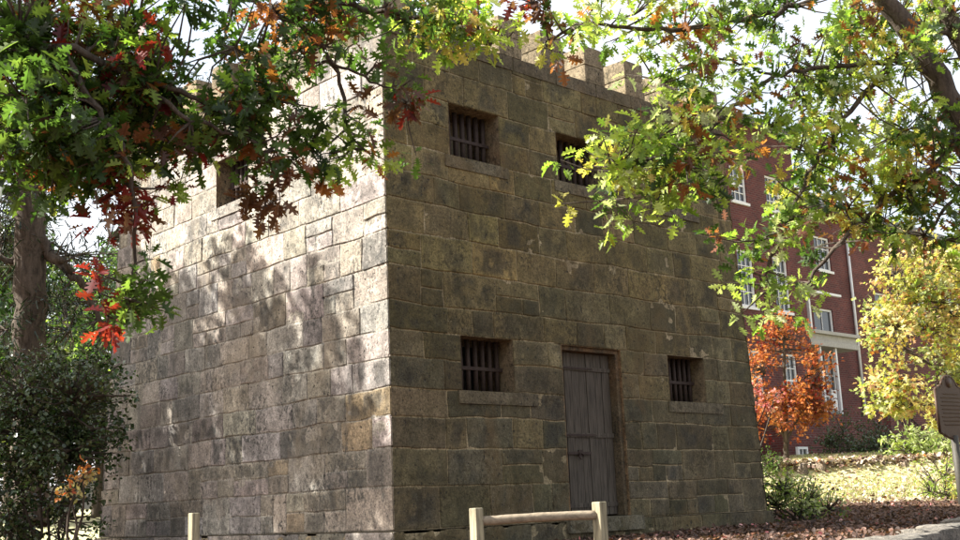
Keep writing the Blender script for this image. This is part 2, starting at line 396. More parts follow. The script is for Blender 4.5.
# projecting plinth course
for nm, um, mf, mt_, mo, pl, sd in (('plinth', A0, map_front, MS_F, M_MORT, pal_front, 41), ('plinth', B0, map_side, MS_L, M_MORTL, pal_side, 43), ('plinth', A0, map_back, MS_L, M_MORTL, pal_side, 44), ('plinth', B0, map_far, MS_F, M_MORT, pal_front, 45)):
    w = stone_wall(nm, um, -.75, -.004, [], mf, mt_, mo, jail, sd, .04 if sd < 44 else .12, pl, .008, .012, (.5, 1.1), explicit=[-.75, -.35, -.004], off=.045, split=.05)
g = G(); g.box((-.042, -.042, -.03), (A0+.042, .1, -.006), (.15, .125, .08)); g.box((-.042, .1, -.03), (.1, B0+.042, -.006), (.22, .2, .18)); g.box((.1, B0-.1, -.03), (A0+.042, B0+.042, -.006)); g.box((A0-.1, .1, -.03), (A0+.042, B0-.1, -.006))
g.build('plinth_ledge', MS_F, jail, attr=True)

def rough_box(g, a, b, col, seed, n=.05, amp=.010, rad=.02):
    """a dressed stone block with worn arrises"""
    a = np.array(a, float); b = np.array(b, float); L = b-a
    for ax in range(3):
        o = [i for i in range(3) if i != ax]
        for sd in (0, 1):
            nu = max(2, int(L[o[0]]/n)); nv = max(2, int(L[o[1]]/n))
            S, T = np.meshgrid(np.linspace(0, 1, nu+1), np.linspace(0, 1, nv+1), indexing='ij')
            p = np.zeros(S.shape+(3,)); p[..., o[0]] = a[o[0]]+L[o[0]]*S; p[..., o[1]] = a[o[1]]+L[o[1]]*T; p[..., ax] = (a if sd == 0 else b)[ax]
            q = np.clip(p, a+rad, b-rad); d = p-q; ln = np.linalg.norm(d, axis=-1, keepdims=True); p = q + d/np.maximum(ln, 1e-6)*rad
            nz = noise3(p*9, seed)[..., None]*amp + noise3(p*3, seed+3)[..., None]*amp*1.4
            p = p + (p-(a+b)/2)/np.linalg.norm(L)*nz*2.2
            idx = np.arange(S.size).reshape(S.shape); F = []
            for i in range(nu):
                for j in range(nv):
                    q4 = (int(idx[i, j]), int(idx[i+1, j]), int(idx[i+1, j+1]), int(idx[i, j+1])); F.append(q4)
            g.add(p.reshape(-1, 3), F, col, True)
# parapet: inner faces, top and roof
T_ = .38; g = G()
at_, bt_ = Aw(HT), Bw(HT)
k = 0
def coping(a, b):
    global k
    rough_box(g, a, b, np.array([.15, .12, .08])*rnd.uniform(.8, 1.15), k, .07, .008, .012); k += 1
x = -.01
while x < at_:
    w = min(rnd.uniform(.6, .9), at_+.01-x); 
    if at_-x-w < .3: w = at_+.01-x
    coping((x, -.018, HT-.16), (x+w-.006, T_, HT+.012)); coping((x, bt_-T_, HT-.16), (x+w-.006, bt_+.018, HT+.012)); x += w
y = T_+.005
while y < bt_-T_-.01:
    w = min(rnd.uniform(.6, .9), bt_-T_-.005-y)
    if bt_-T_-y-w < .3: w = bt_-T_-.005-y
    coping((-.018, y, HT-.16), (T_, y+w-.006, HT+.012)); coping((at_-T_, y, HT-.16), (at_+.018, y+w-.006, HT+.012)); y += w
g.build('coping', MS_F, jail, attr=True)
g = G(); g.box((.3, .3, 4.7), (at_-.3, bt_-.3, 4.85)); g.build('roof', M_ROOF, jail)
g = G(); t = .03
for a, b in (((T_-.03, T_-.03, 4.85), (at_-T_+.03, T_, HT-.1)), ((T_-.03, T_, 4.85), (T_, bt_-T_, HT-.1)), ((T_-.03, bt_-T_, 4.85), (at_-T_+.03, bt_-T_+.03, HT-.1)), ((at_-T_, T_, 4.85), (at_-T_+.03, bt_-T_, HT-.1))): g.box(a, b)
g.build('parapet_lining', MS_L, jail, attr=True)
# merlons
def merlon(a, b):
    g = G(); zc = a[2]+.02
    c1 = np.array([.25, .20, .13])*rnd.uniform(.85, 1.2); c2 = np.array([.25, .20, .13])*rnd.uniform(.85, 1.2)
    zm = (a[2]+b[2])/2+rnd.uniform(-.05, .05)
    rough_box(g, a, (b[0], b[1], zm-.003), c1, rnd.randrange(99), .05, .012, .018)
    rough_box(g, (a[0]+.006, a[1]+.004, zm+.003), (b[0]-.006, b[1]-.006, b[2]), c2, rnd.randrange(99), .05, .012, .018)
    g.build('merlon', MS_F, jail, attr=True)
mx_ = [0.0, .90, 1.72, 2.42, 3.20, 3.97, 4.72, at_-.42]
for i, x in enumerate(mx_):
    w = .38 if 0 < i < 7 else .43
    merlon((x-(.008 if i == 0 else 0), -.008, HT+.014), (x+w, T_-.02, HT+.50))
    merlon((x, bt_-T_+.02, HT+.014), (x+w, bt_+.008, HT+.50))
for i in range(1, 7):
    y = i*(bt_-.42)/7
    merlon((-.008, y, HT+.014), (T_-.02, y+.38, HT+.50)); merlon((at_-T_+.02, y, HT+.014), (at_+.008, y+.38, HT+.50))

# window openings: reveal, sill, bars
def window(o, side):
    u0, u1, v0, v1, _ = o; D = .62
    def pt(u, v, h): return (u, -h, v) if side == 'f' else (-h, u, v)
    g = G()
    def sheet(fn, nu, nv, col):
        S, T = np.meshgrid(np.linspace(0, 1, nu+1), np.linspace(0, 1, nv+1), indexing='ij'); pts = []
        for s, t in zip(S.ravel(), T.ravel()):
            u, v, h = fn(s, t); n = .012*float(noise2(np.array(s*6+u*3), np.array(t*5+v*3), 3))
            pts.append((u, v, h, n))
        idx = np.arange(S.size).reshape(S.shape)
        F = [(int(idx[i, j]), int(idx[i+1, j]), int(idx[i+1, j+1]), int(idx[i, j+1])) for i in range(nu) for j in range(nv)]
        return pts, F
    for kind in 'lrtb':
        if kind == 'l': fn = lambda s, t: (u0, v0+(v1-v0)*t, -.0-D*s)
        if kind == 'r': fn = lambda s, t: (u1, v0+(v1-v0)*t, -D*s)
        if kind == 't': fn = lambda s, t: (u0+(u1-u0)*t, v1, -D*s)
        if kind == 'b': fn = lambda s, t: (u0+(u1-u0)*t, v0, -D*s)
        pts, F = sheet(fn, 8, 8, None); V = []
        for (u, v, h, n) in pts:
            if h > -.01: h = .006
            elif kind in 'lr': u += n
            else: v += n
            V.append(pt(u, v, h))
        g.add(V, F, (.22, .165, .10) if kind != 'b' else (.20, .17, .12), True)
    fr = g.build('window', M_REV, jail, attr=True)
    # sill stone
    gs = G(); sw = (.06, .35) if (side == 'f' and v0 < 2) else (.08, .12)
    a = pt(u0-sw[0], v0-.135, .022); b = pt(u1+sw[1], v0+.006, -.30)
    lo = np.minimum(a, b); hi = np.maximum(a, b)
    rough_box(gs, lo, hi, (.145, .12, .08) if side == 'f' else (.34, .31, .27), int(u0*10), .05, .008, .012)
    gs.build('sill', MS_F if side == 'f' else MS_L, fr, attr=True)
    if v0 > 3:
        gb_ = G(); a = pt(u0-.02, v0-.02, -.50); b = pt(u1+.02, v1+.02, -.47); gb_.box(np.minimum(a, b), np.maximum(a, b)); gb_.build('shutter', M_RAIL, fr)
    # iron bars
    n = 7; hb = -.20
    for i in range(n):
        u = u0+(u1-u0)*(i+.55)/(n+.1); g = G(); r = .027
        g.tube([pt(u, v0-.02, hb), pt(u+.002, (v0+v1)/2, hb), pt(u, v1+.02, hb)], [r, r, r], 8, rough=.12); g.build('bar', M_IRON, fr)
    g = G(); vm = v0+(v1-v0)*.46
    a = pt(u0-.02, vm-.02, hb+.022); b = pt(u1+.02, vm+.02, hb+.034); g.box(np.minimum(a, b), np.maximum(a, b)); g.build('crossbar', M_IRON, fr, bevel=.003)
for o in FRONT_OPEN:
    if o[4] == 'w': window(o, 'f')
for o in SIDE_OPEN: window(o, 's')
# dark interior shell so that no light leaks in
g = G(); g.box((.62, .62, -.3), (5.5, 5.3, 4.69)); 
g.f = [f for f in g.f]; 
# (the room is the space between reveals and this chimney-like inner core)
# door
u0, u1, v0, v1 = 2.50, 3.52, .03, 1.96
g = G(); D = .34
for a, b in (((u0-.02, 0, v0-.02), (u0, D, v1)), ((u1, 0, v0-.02), (u1+.02, D, v1)), ((u0-.02, 0, v1), (u1+.02, D, v1+.02))): g.box(a, b, (.2, .13, .07))
g.build('door_reveal', M_REV, jail, attr=True)
g = G(); rough_box(g, (u1-.06, .03, v0), (u1+.004, D, v1-.045), (.12, .09, .055), 8, .05, .012, .014); rough_box(g, (u0-.004, .03, v1-.05), (u1, D, v1+.004), (.15, .10, .06), 9, .05, .01, .012)
g.build('door_jamb', M_REV, jail, attr=True)
g = G(); rough_box(g, (u0-.12, -.10, -.135), (u1+.15, D, v0), (.17, .15, .11), 12, .06, .01, .015); g.build('threshold', MS_F, jail, attr=True)
g = G(); x = u0+.012; dr = rnd.uniform
while x < u1-.075:
    w = min(dr(.12, .16), u1-.063-x); g.box((x, .13+dr(-.003, .003), v0+.02), (x+w-.006, .175, v1-.055)); x += w
door = g.build('door', M_DOOR, jail, bevel=.004)
for z, h in ((1.70, .045), (.93, .05), (.14, .05)):
    g = G(); g.box((u0+.015, .116, z), (u1-.07, .129, z+h))
    for i_ in range(12): g.tube([(u0+.05+i_*.075, .12, z+h/2), (u0+.05+i_*.075, .110, z+h/2)], [.007, .005], 6)
    g.build('strap', M_DOOR, door)
for z in (1.715, .945):
    g = G(); g.box((u0+.015, .106, z), (u0+.62, .1155, z+.022)); g.tube([(u0+.02, .108, z-.05), (u0+.02, .108, z+.07)], [.014, .014], 8); g.build('hinge', M_IRON, door)
g = G(); g.box((u0+.12, .104, .735), (u0+.52, .118, .765)); g.box((u0+.30, .098, .715), (u0+.36, .112, .785))
th = np.linspace(0, 2*math.pi, 13); g.tube([(u0+.33+.035*math.cos(a), .09, .715+.035*math.sin(a)) for a in th], [.007]*13, 6); g.build('handle', M_IRON, door)
# inner box, its dark colour stands in for the unlit room behind the openings
g = G()
for a, b in (((.60, .60, -.3), (5.6, .63, 4.7)), ((.60, .63, -.3), (.63, 5.3, 4.7)), ((5.57, .63, -.3), (5.6, 5.3, 4.7)), ((.63, 5.27, -.3), (5.57, 5.3, 4.7))): pass
M_INT = mat_simple('painted room darkness', (.05, .045, .04), .95)
g.box((.95, .95, -.3), (5.3, 5.1, 4.69)); inner = g.build('dark_room_core', M_INT, jail)

# ------------------------------------------------------------------ terrain
S_T = np.array([0, 3, 7, 10, 14, 17, 20, 24, 26.2, 26.7, 29, 34, 60, 400]); H_T = np.array([-1.45, -1.2, -.8, -.45, -.27, -.2, -.05, .28, .45, .86, 1.0, 1.3, 1.5, 1.5])
cy, sy = math.cos(YAW), math.sin(YAW)
def ground(x, y):
    x = np.asarray(x, float); y = np.asarray(y, float)
    s = (x-CAM[0])*cy + (y-CAM[1])*sy; lat = (x-CAM[0])*sy - (y-CAM[1])*cy
    h = np.interp(s, S_T, H_T)
    back = np.interp(s, [20, 24, 30, 60], [-.1, 0, .3, 1.0]); m = sst(-2, 6, lat*20/np.maximum(s, 5)); far = sst(15, 22, s)
    h = h*(1-far) + far*(h*m+back*(1-m))
    near = sst(-3.2, -1.2, y)*sst(-3, -.5, x)*(1-sst(14, 18, s)); h = h*(1-near) + near*(-.27)
    # bed on the right kept level behind the stone edging
    yl = -4.4 + (x-.97)*.26
    inb = sst(-.02, .02, y-yl-.12)*sst(.3, .9, x)*(1-sst(15, 18, s)); outb = sst(-.02, .02, yl+.12-y)*sst(-.5, .9, x)*(1-sst(15, 18, s))
    h = h*(1-inb) + inb*(-.20+.02*(x-3)*.3); h = h*(1-outb) + outb*np.minimum(h, -.62)
    h = h + .03*fbm(x*.7, y*.7, 4, 3)*sst(7, 12, s) + .012*fbm(x*4, y*4, 9, 3)
    return h
def grid_sheet(xs, ys):
    X, Y = np.meshgrid(xs, ys, indexing='ij'); return X, Y, ground(X, Y)
def spacing(lo, hi, c0, c1, fine):
    a = list(np.arange(c0, c1, fine)); st = fine; x = c0
    while x > lo: st *= 1.18; x -= st; a.insert(0, x)
    st = fine; x = a[-1]
    while x < hi: st *= 1.18; x += st; a.append(x)
    return np.array(a)
X, Y, Z = grid_sheet(spacing(-400, 500, -8, 24, .16), spacing(-400, 500, -9, 14, .16))
idx = np.arange(X.size).reshape(X.shape); q = np.stack([idx[:-1, :-1], idx[1:, :-1], idx[1:, 1:], idx[:-1, 1:]], -1).reshape(-1, 4)
V = np.stack([X, Y, Z], -1).reshape(-1, 3); cx = V[q].mean(1); sv = (cx[:, 0]-CAM[0])*cy+(cx[:, 1]-CAM[1])*sy
sv = sv + 1.2*noise2(cx[:, 0]*.6, cx[:, 1]*.6, 8)
inside = (cx[:, 0] > .4) & (cx[:, 0] < 5.9) & (cx[:, 1] > .4) & (cx[:, 1] < 5.5)
lawnm = (sv > 20.3)
mg = M('leaf litter soil'); c = mg.co(); n = mg.noise(9, 8, .75, c); n2 = mg.noise(2, 4, .6, c)
col = mg.ramp(n.outputs['Fac'], [(.3, (.03, .02, .014)), (.5, (.10, .055, .032)), (.68, (.2, .12, .07))]); mg.base(col.outputs[0], .95); mg.bump(n.outputs['Fac'], 1, .04)
ml = M('leafy lawn'); c = ml.co(); n = ml.noise(14, 8, .75, c); n2 = ml.noise(.8, 4, .6, c)
col = ml.mix(ml.ramp(n.outputs['Fac'], [(.48, 0), (.6, 1)]).outputs[0], (.36, .36, .16), (.62, .55, .40)); col = ml.mix(ml.ramp(n2.outputs['Fac'], [(.4, 0), (.6, .6)]).outputs[0], col, (.5, .46, .28)); ml.base(col, .95); ml.bump(n.outputs['Fac'], 1, .04)
def sub(name, mask, mat):
    f = q[mask]; used, inv = np.unique(f.ravel(), return_inverse=True)
    o = make_obj(name, V[used], None, mat, None, None, True, inv.astype(np.int32), np.full(len(f), 4, np.int32)); tag(o, kind='structure'); return o
sub('ground', ~lawnm & ~inside, mg.m); sub('lawn', lawnm & ~inside, ml.m)

# ------------------------------------------------------------------ leaves
def leaf_oak(fold=.28):
    half = [(.03, .14), (.17, .13), (.20, .19), (.08, .27), (.12, .32), (.31, .33), (.35, .42), (.13, .47), (.14, .53), (.34, .60), (.32, .68), (.12, .69), (.12, .77), (.20, .85), (.13, .88), (.03, 1.0)]
    v = [(0, -.12, 0), (0, .14, 0), (0, .5, 0), (0, .8, 0)]; out = []
    for sg in (1, -1):
        idx = []
        for x, y in half: idx.append(len(v)+len(out)); out.append((sg*x, y, 0))
        if sg == 1: fr = idx
        else: fl = idx
    v = np.array(v+out, float); v[:, 2] = fold*np.abs(v[:, 0]) - .22*v[:, 1]**2
    f = [tuple([0, *fr, 3, 2, 1]), tuple([0, 1, 2, 3, *fl[::-1]])]
    return v, f
def leaf_mid(w=.34, fold=.3):
    v = np.array([(0, 0, 0), (w*.8, .38, 0), (w*.55, .75, 0), (0, 1, 0), (-w*.55, .75, 0), (-w*.8, .38, 0)], float); v[:, 2] = fold*np.abs(v[:, 0])-.2*v[:, 1]**2
    return v, [(0, 1, 2, 3), (0, 3, 4, 5)]
def leaf_lobed(w=.5):
    v = np.array([(0, 0, 0), (.45, .15, 0), (.2, .35, 0), (.5, .62, 0), (.16, .66, 0), (0, 1, 0), (-.16, .66, 0), (-.5, .62, 0), (-.2, .35, 0), (-.45, .15, 0)], float); v[:, 2] = .3*np.abs(v[:, 0])-.2*v[:, 1]**2
    return v, [(0, 1, 2, 3, 4, 5), (0, 5, 6, 7, 8, 9)]
def leaf_needle(): return np.array([(-.09, 0, 0), (.09, 0, 0), (.06, 1, -.1), (-.06, 1, -.1)], float), [(0, 1, 2, 3)]
PAL = dict(litter=[(.085, .05, .038), (.055, .036, .03), (.12, .07, .052), (.16, .10, .075)], straw=[(.5, .42, .32), (.6, .5, .4), (.42, .33, .24)], green=[(.055, .10, .022), (.075, .13, .028), (.045, .08, .02), (.11, .16, .035)], dkgreen=[(.03, .065, .014), (.045, .09, .018), (.025, .05, .012)],
    lime=[(.28, .36, .07), (.36, .42, .10), (.20, .30, .05)], yellow=[(.42, .38, .09), (.34, .34, .08), (.48, .36, .10)], gold=[(.66, .58, .32), (.58, .55, .28), (.64, .5, .28), (.45, .26, .15)],
    red=[(.19, .018, .016), (.14, .014, .014), (.24, .03, .02)], rust=[(.26, .085, .03), (.20, .07, .03), (.32, .12, .035)], brown=[(.12, .05, .028), (.09, .04, .025), (.16, .07, .03)],
    orange=[(.50, .17, .06), (.46, .13, .05), (.56, .23, .08), (.36, .09, .04)], pink=[(.6, .2, .22), (.65, .35, .33), (.5, .12, .14)], cedar=[(.022, .042, .02), (.03, .05, .025), (.016, .03, .014)],
    holly=[(.055, .085, .032), (.08, .11, .045), (.03, .055, .02)], pale=[(.36, .40, .20), (.28, .33, .14), (.42, .43, .26)])
def palette(mix, n, rs):
    ks = list(mix); w = np.array([mix[k] for k in ks], float); w /= w.sum(); out = np.zeros((n, 3)); pick = rs.choice(len(ks), n, p=w)
    for i, k in enumerate(ks):
        m_ = pick == i; a = np.array(PAL[k]); out[m_] = a[rs.randint(0, len(a), m_.sum())]
    return out
def put_leaves(name, centers, dirs, size, colors, tmpl, mat, parent, rs, spread_up=None):
    """centers (n,3) leaf bases, dirs (n,3) pointing directions"""
    tv, tf = tmpl; n = len(centers)
    d = dirs/np.maximum(np.linalg.norm(dirs, axis=1, keepdims=True), 1e-6)
    ref = np.tile([0, 0, 1.0], (n, 1)) + rs.normal(0, .55, (n, 3)); x = np.cross(d, ref); x /= np.maximum(np.linalg.norm(x, axis=1, keepdims=True), 1e-6); z = np.cross(x, d)
    curl = rs.uniform(-.4, 2.2, n)[:, None, None]; s = size*(1+rs.uniform(-.45, .35, n)); s = s[:, None, None]
    V = centers[:, None, :] + s*(tv[None, :, 0:1]*x[:, None, :] + tv[None, :, 1:2]*d[:, None, :] + tv[None, :, 2:3]*curl*z[:, None, :])
    sizes = np.tile([len(f) for f in tf], n); fl = np.array([i for f in tf for i in f]); off = (np.arange(n)*len(tv))[:, None]
    C = np.ones((n, len(tv), 4)); V[..., 2] += 0; C[..., :3] = (colors*rs.uniform(.75, 1.25, (n, 1)))[:, None, :]
    return make_obj(name, V.reshape(-1, 3), None, mat, parent, C.reshape(-1, 4), None, (fl[None, :]+off).ravel(), sizes)
def clusters(blobs, rs, hole=.0, hs=1.6):
    """blobs: (centre, radii(3), n clusters, palette mix) -> cluster centres, colours"""
    P_, C_, B_ = [], [], []
    for bi, (c, r, n, mix) in enumerate(blobs):
        d = rs.normal(0, 1, (n*2, 3)); d /= np.linalg.norm(d, axis=1, keepdims=True); rad = rs.uniform(0, 1, (n*2, 1))**.5
        p = np.asarray(c) + d*rad*np.asarray(r)
        keep = noise3(p*hs, 3) > (hole-.5)*.6
        p = p[keep][:n]; P_.append(p)
        ks = list(mix); w = np.cumsum([mix[k] for k in ks])/sum(mix.values()); key = noise3(p*1.9, 55) + rs.normal(0, .07, len(p)); rk = (np.argsort(np.argsort(key))+.5)/max(len(p), 1)
        cc_ = np.zeros((len(p), 3)); sel = np.searchsorted(w, rk).clip(0, len(ks)-1)
        for i_, k_ in enumerate(ks):
            m_ = sel == i_; a_ = np.array(PAL[k_]); cc_[m_] = a_[rs.randint(0, len(a_), m_.sum())]
        C_.append(cc_); B_.append(np.full(len(p), bi))
    return np.concatenate(P_), np.concatenate(C_), np.concatenate(B_)
def crown_from(blobs, per, size, tmpl, mat, parent, rs, spread, branches=None, gb=None, hole=.35, droop=.35, hs=1.6, name='crown', twig=.006):
    cp, cc, cb = clusters(blobs, rs, hole, hs)
    n = len(cp)*per; cen = np.repeat(cp, per, 0); col = np.repeat(cc, per, 0)
    col = np.where(rs.uniform(0, 1, (n, 1)) < .88, col, np.concatenate([palette(blobs[b][3], 1, rs) for b in np.repeat(cb, per)][:n]) if n < 9000 else col[::-1])
    d = rs.normal(0, 1, (n, 3)); d[:, 2] -= droop; d /= np.linalg.norm(d, axis=1, keepdims=True)
    o = put_leaves(name, cen + d*spread*rs.uniform(.1, 1, (n, 1)), d + rs.normal(0, .35, (n, 3)), size, col, tmpl, mat, parent, rs)
    if gb is not None:
        for i in range(len(cp)):
            c = np.asarray(blobs[cb[i]][0]); 
            if branches is not None and len(branches):
                k = np.argmin(((branches-cp[i])**2).sum(1)); c = branches[k] if ((branches[k]-cp[i])**2).sum() < ((c-cp[i])**2).sum() else c
            mid = (c+cp[i])/2 + rs.normal(0, .05, 3)*np.linalg.norm(c-cp[i]); gb.tube([c, mid, cp[i]], [twig*1.6, twig*1.1, twig*.5], 4, cap=False)
    return o
def smooth_path(pts, n=6):
    pts = [np.asarray(p, float) for p in pts]; out = []
    for i in range(len(pts)-1):
        p0 = pts[max(i-1, 0)]; p1 = pts[i]; p2 = pts[i+1]; p3 = pts[min(i+2, len(pts)-1)]
        for k in range(n):
            t = k/n; out.append(.5*((2*p1)+(-p0+p2)*t+(2*p0-5*p1+4*p2-p3)*t*t+(-p0+3*p1-3*p2+p3)*t**3))
    out.append(pts[-1]); return out
def limb(g, pts, r0, r1, n=8, wob=.02, seg=6, rough=.15):
    q = smooth_path(pts, seg); m_ = len(q); q = [p + np.array([rnd.gauss(0, 1) for _ in range(3)])*wob*(0 < i < m_-1) for i, p in enumerate(q)]
    g.tube(q, [r0+(r1-r0)*i/(m_-1) for i in range(m_)], n, rough=rough); return np.array(q)
DENS = [1.0]
def B(px, py, rx, ry, d, n, depth=.5, **mix):
    n = max(3, int(n*DENS[0])); c = P(px, py, d); k = d/FPX
    return c, (np.array([rx*k, rx*k, ry*k]) if depth is None else np.abs(R_)*rx*k + np.abs(W_)*depth + np.array([0, 0, ry*k])), n, mix

# ------------------------------------------------------------------ left oak, overhanging
rs = np.random.RandomState(3)
tr = thing('oak_tree', 'oak with green and dark red leaves hanging over the side wall at upper left', 'tree', 'autumn oaks overhanging the jail')
g = G(); base = np.array([-6.9, 2.0, -.75]); br = []
limb(g, [base, base+[.1, 0, 1.5], base+[.25, -.2, 3.4], base+[.2, -.1, 5.5], base+[.4, .3, 8]], .30, .12, 12, .02, rough=.12)
top = base+[.25, -.2, 3.4]
for pts, r in (([top, (-6.0, -.2, 3.7), P(-20, 40, 6.8), P(60, 45, 6.6), P(140, 78, 6.8), P(210, 105, 7.0), P(255, 135, 7.2)], .035),
               ([top+[0, 0, .4], (-6.2, .2, 4.4), P(20, -60, 7.2), P(150, -30, 7.3), P(270, 10, 7.4), P(330, 60, 7.5), P(345, 130, 7.6)], .035),
               ([P(270, 10, 7.4), P(340, 5, 7.6), P(400, 15, 7.9), P(445, 25, 8.1), P(505, 42, 8.3)], .03),
               ([P(140, 78, 6.8), P(190, 120, 6.8), P(250, 140, 7.0), P(272, 170, 7.05), P(268, 205, 7.1)], .016),
               ([P(60, 45, 6.6), P(95, 110, 6.5), P(130, 165, 6.5), P(135, 250, 6.6), P(125, 300, 6.6)], .022),
               ([P(60, 45, 6.6), P(40, 110, 6.6), P(50, 165, 6.7)], .02),
               ([P(330, 60, 7.5), P(372, 80, 7.6), P(404, 98, 7.7)], .012),
               ([top, (-6.6, 3.0, 5.4), (-6.0, 5.0, 7.0), (-5.6, 7.5, 8.4), (-5.4, 10, 9.2)], .10), ([(-6.6, 3.0, 5.4), (-5.8, 5.2, 6.0), (-5.4, 8.0, 6.6), (-5.2, 10.5, 7.4)], .08), ([top, (-5.6, 1.4, 4.6), (-5.0, 0.6, 5.6)], .06), ([top+[0, 0, 1.5], (-6.2, 3.4, 6.0), (-5.6, 4.6, 6.9)], .06)):  # these limbs are out of view, added to carry the shading foliage
    br.append(limb(g, pts, r, r*.3, 7, .012))
br = np.concatenate(br)
DENS[0] = .86
mixA = dict(green=6, dkgreen=2, red=.6, rust=.9, brown=.6, lime=2.0); mixB = dict(green=5, dkgreen=3, rust=2, brown=1.4, lime=.6)
bl = [B(20, 30, 70, 60, 6.6, 80, **dict(mixA, red=1.6)), B(60, 110, 75, 55, 6.6, 95, **mixA), B(120, 40, 70, 60, 6.9, 90, **mixA), B(45, 165, 55, 32, 6.8, 45, **mixA), B(20, 95, 50, 60, 6.4, 50, **mixA),
      B(120, 150, 45, 35, 6.7, 50, **mixA), B(178, 95, 56, 40, 7.0, 90, **mixA), B(165, 138, 32, 20, 7.0, 30, **mixA), B(235, 48, 60, 38, 7.3, 100, **mixB), B(255, 75, 30, 18, 7.3, 24, **mixB), B(315, 15, 60, 34, 7.5, 50, **mixB),
      B(270, 100, 42, 38, 7.2, 26, **dict(mixB, lime=3)), B(310, 148, 36, 18, 7.4, 20, **mixB), B(352, 148, 26, 14, 7.5, 12, **dict(lime=3, green=2)), B(290, 160, 18, 12, 7.1, 10, **mixB), B(352, 90, 26, 45, 7.6, 12, **dict(brown=2, green=4)),
      B(265, 208, 15, 15, 7.0, 9, .15, brown=3), B(405, 104, 11, 12, 7.6, 5, .1, red=2, brown=2), B(395, 20, 35, 25, 7.8, 26, **dict(green=5, brown=1)), B(135, 188, 14, 14, 6.6, 6, .2, red=2, green=1), B(132, 222, 14, 20, 6.6, 9, .2, red=3, brown=2),
      B(140, 282, 24, 26, 6.6, 22, .3, green=6, red=1), B(108, 316, 10, 7, 6.5, 3, .1, red=3), B(128, 262, 16, 20, 6.6, 8, .2, green=4), B(445, 22, 30, 22, 8.1, 26, **dict(lime=4, yellow=2, green=1)), B(485, 38, 34, 14, 8.3, 22, **dict(lime=3, yellow=3)),
      B(532, 3, 18, 8, 8.3, 7, .2, red=1, brown=2), B(430, 35, 14, 12, 8.0, 8, **dict(yellow=3, lime=2))]
crown_from(bl, 8, .105, leaf_oak(), M_LEAF, tr, rs, .10, br, g, .36, hs=2.4)
# unseen extra crown, added towards the sun to shade the overhang and wall
def BW(c, r, n, **mix): return np.array(c, float), np.array(r, float), n, mix
bl2 = [BW((-6.3, -.5, 5.3), (.9, 1.0, .7), 60, **mixA), BW((-6.6, .3, 5.6), (1.0, 1.0, .8), 40, **mixA)]
for yy in np.arange(-.6, 8.2, .8):          # clumps added along sun rays from the side wall, shaped for its dappled shade
    ztop = .9 + 1.5*max(min(yy, 1.0), 0) + .32*max(yy-1, 0)
    for zz in np.arange(-.3, min(ztop, 6.2), .8):
        for lay in (8.3, 10.0):
            if rs.uniform() < (.27 if yy > .3 else .5): continue
            c_ = np.array([0, yy, zz]) + SUN/np.linalg.norm(SUN)*(lay+rs.uniform(-.5, .5)) + rs.uniform(-.15, .15, 3)
            bl2.append(BW(c_, (.58, .58, .45), 26, **mixA))
crown_from(bl2, 8, .15, leaf_lobed(), M_LEAF, tr, rs, .14, br, g, .15, name='added_shade_crown')
g.build('trunk', M_BARKO, tr); root_at(tr, base)

# ------------------------------------------------------------------ right oak
rs = np.random.RandomState(5)
tr2 = thing('oak_tree', 'sunlit oak with lime and rust leaves and thick leaning trunk at the upper right', 'tree', 'autumn oaks overhanging the jail')
g = G(); br = []; b0 = P(1075, 640, 10); b0[2] = -1.1; base2 = b0.copy()
t1 = limb(g, [b0, P(1040, 420, 10), P(1005, 250, 10), P(962, 125, 10), P(915, 40, 10), P(868, -20, 10), P(800, -120, 10.2)], .17, .06, 12, .008, rough=.10)
limb(g, [P(1005, 250, 10), P(1000, 130, 10.3), P(962, 42, 10.6), P(928, -20, 10.8), P(900, -90, 11)], .11, .07, 10, .01, rough=.1)
for pts, r in (([P(940, 75, 10), P(890, 62, 9.8), P(830, 68, 9.6), P(775, 76, 9.4), P(735, 108, 9.2), P(690, 140, 8.8), P(645, 160, 8.5), P(612, 172, 8.3)], .024),
               ([P(890, 62, 9.8), P(850, 110, 9.6), P(815, 165, 9.4), P(785, 230, 9.3), P(762, 285, 9.2)], .025),
               ([P(962, 125, 10), P(930, 170, 9.8), P(880, 205, 9.7), P(835, 250, 9.6), P(805, 285, 9.6)], .035),
               ([P(868, -20, 10), P(800, 5, 9.6), P(730, 20, 9.2), P(660, 30, 8.8), P(590, 24, 8.5), P(545, 42, 8.4)], .028),
               ([P(775, 76, 9.4), P(720, 60, 9.2), P(665, 75, 9.0), P(640, 90, 8.9)], .012), ([P(962, 42, 10.6), P(900, 20, 10.4), P(830, 30, 10.2)], .03), ([P(1000, 130, 10.3), P(960, 190, 10.2), P(925, 235, 10.1)], .03)):
    br.append(limb(g, pts, r, r*.35, 7, .012))
br = np.concatenate(br)
DENS[0] = .68
mL = dict(lime=6, green=2, pale=2, yellow=1.2, rust=.5, brown=.3); mG = dict(green=4, lime=4, pale=1, rust=.8, brown=.4); mR = dict(lime=4, yellow=2.5, pale=1.5, rust=1.3, green=3, brown=.5)
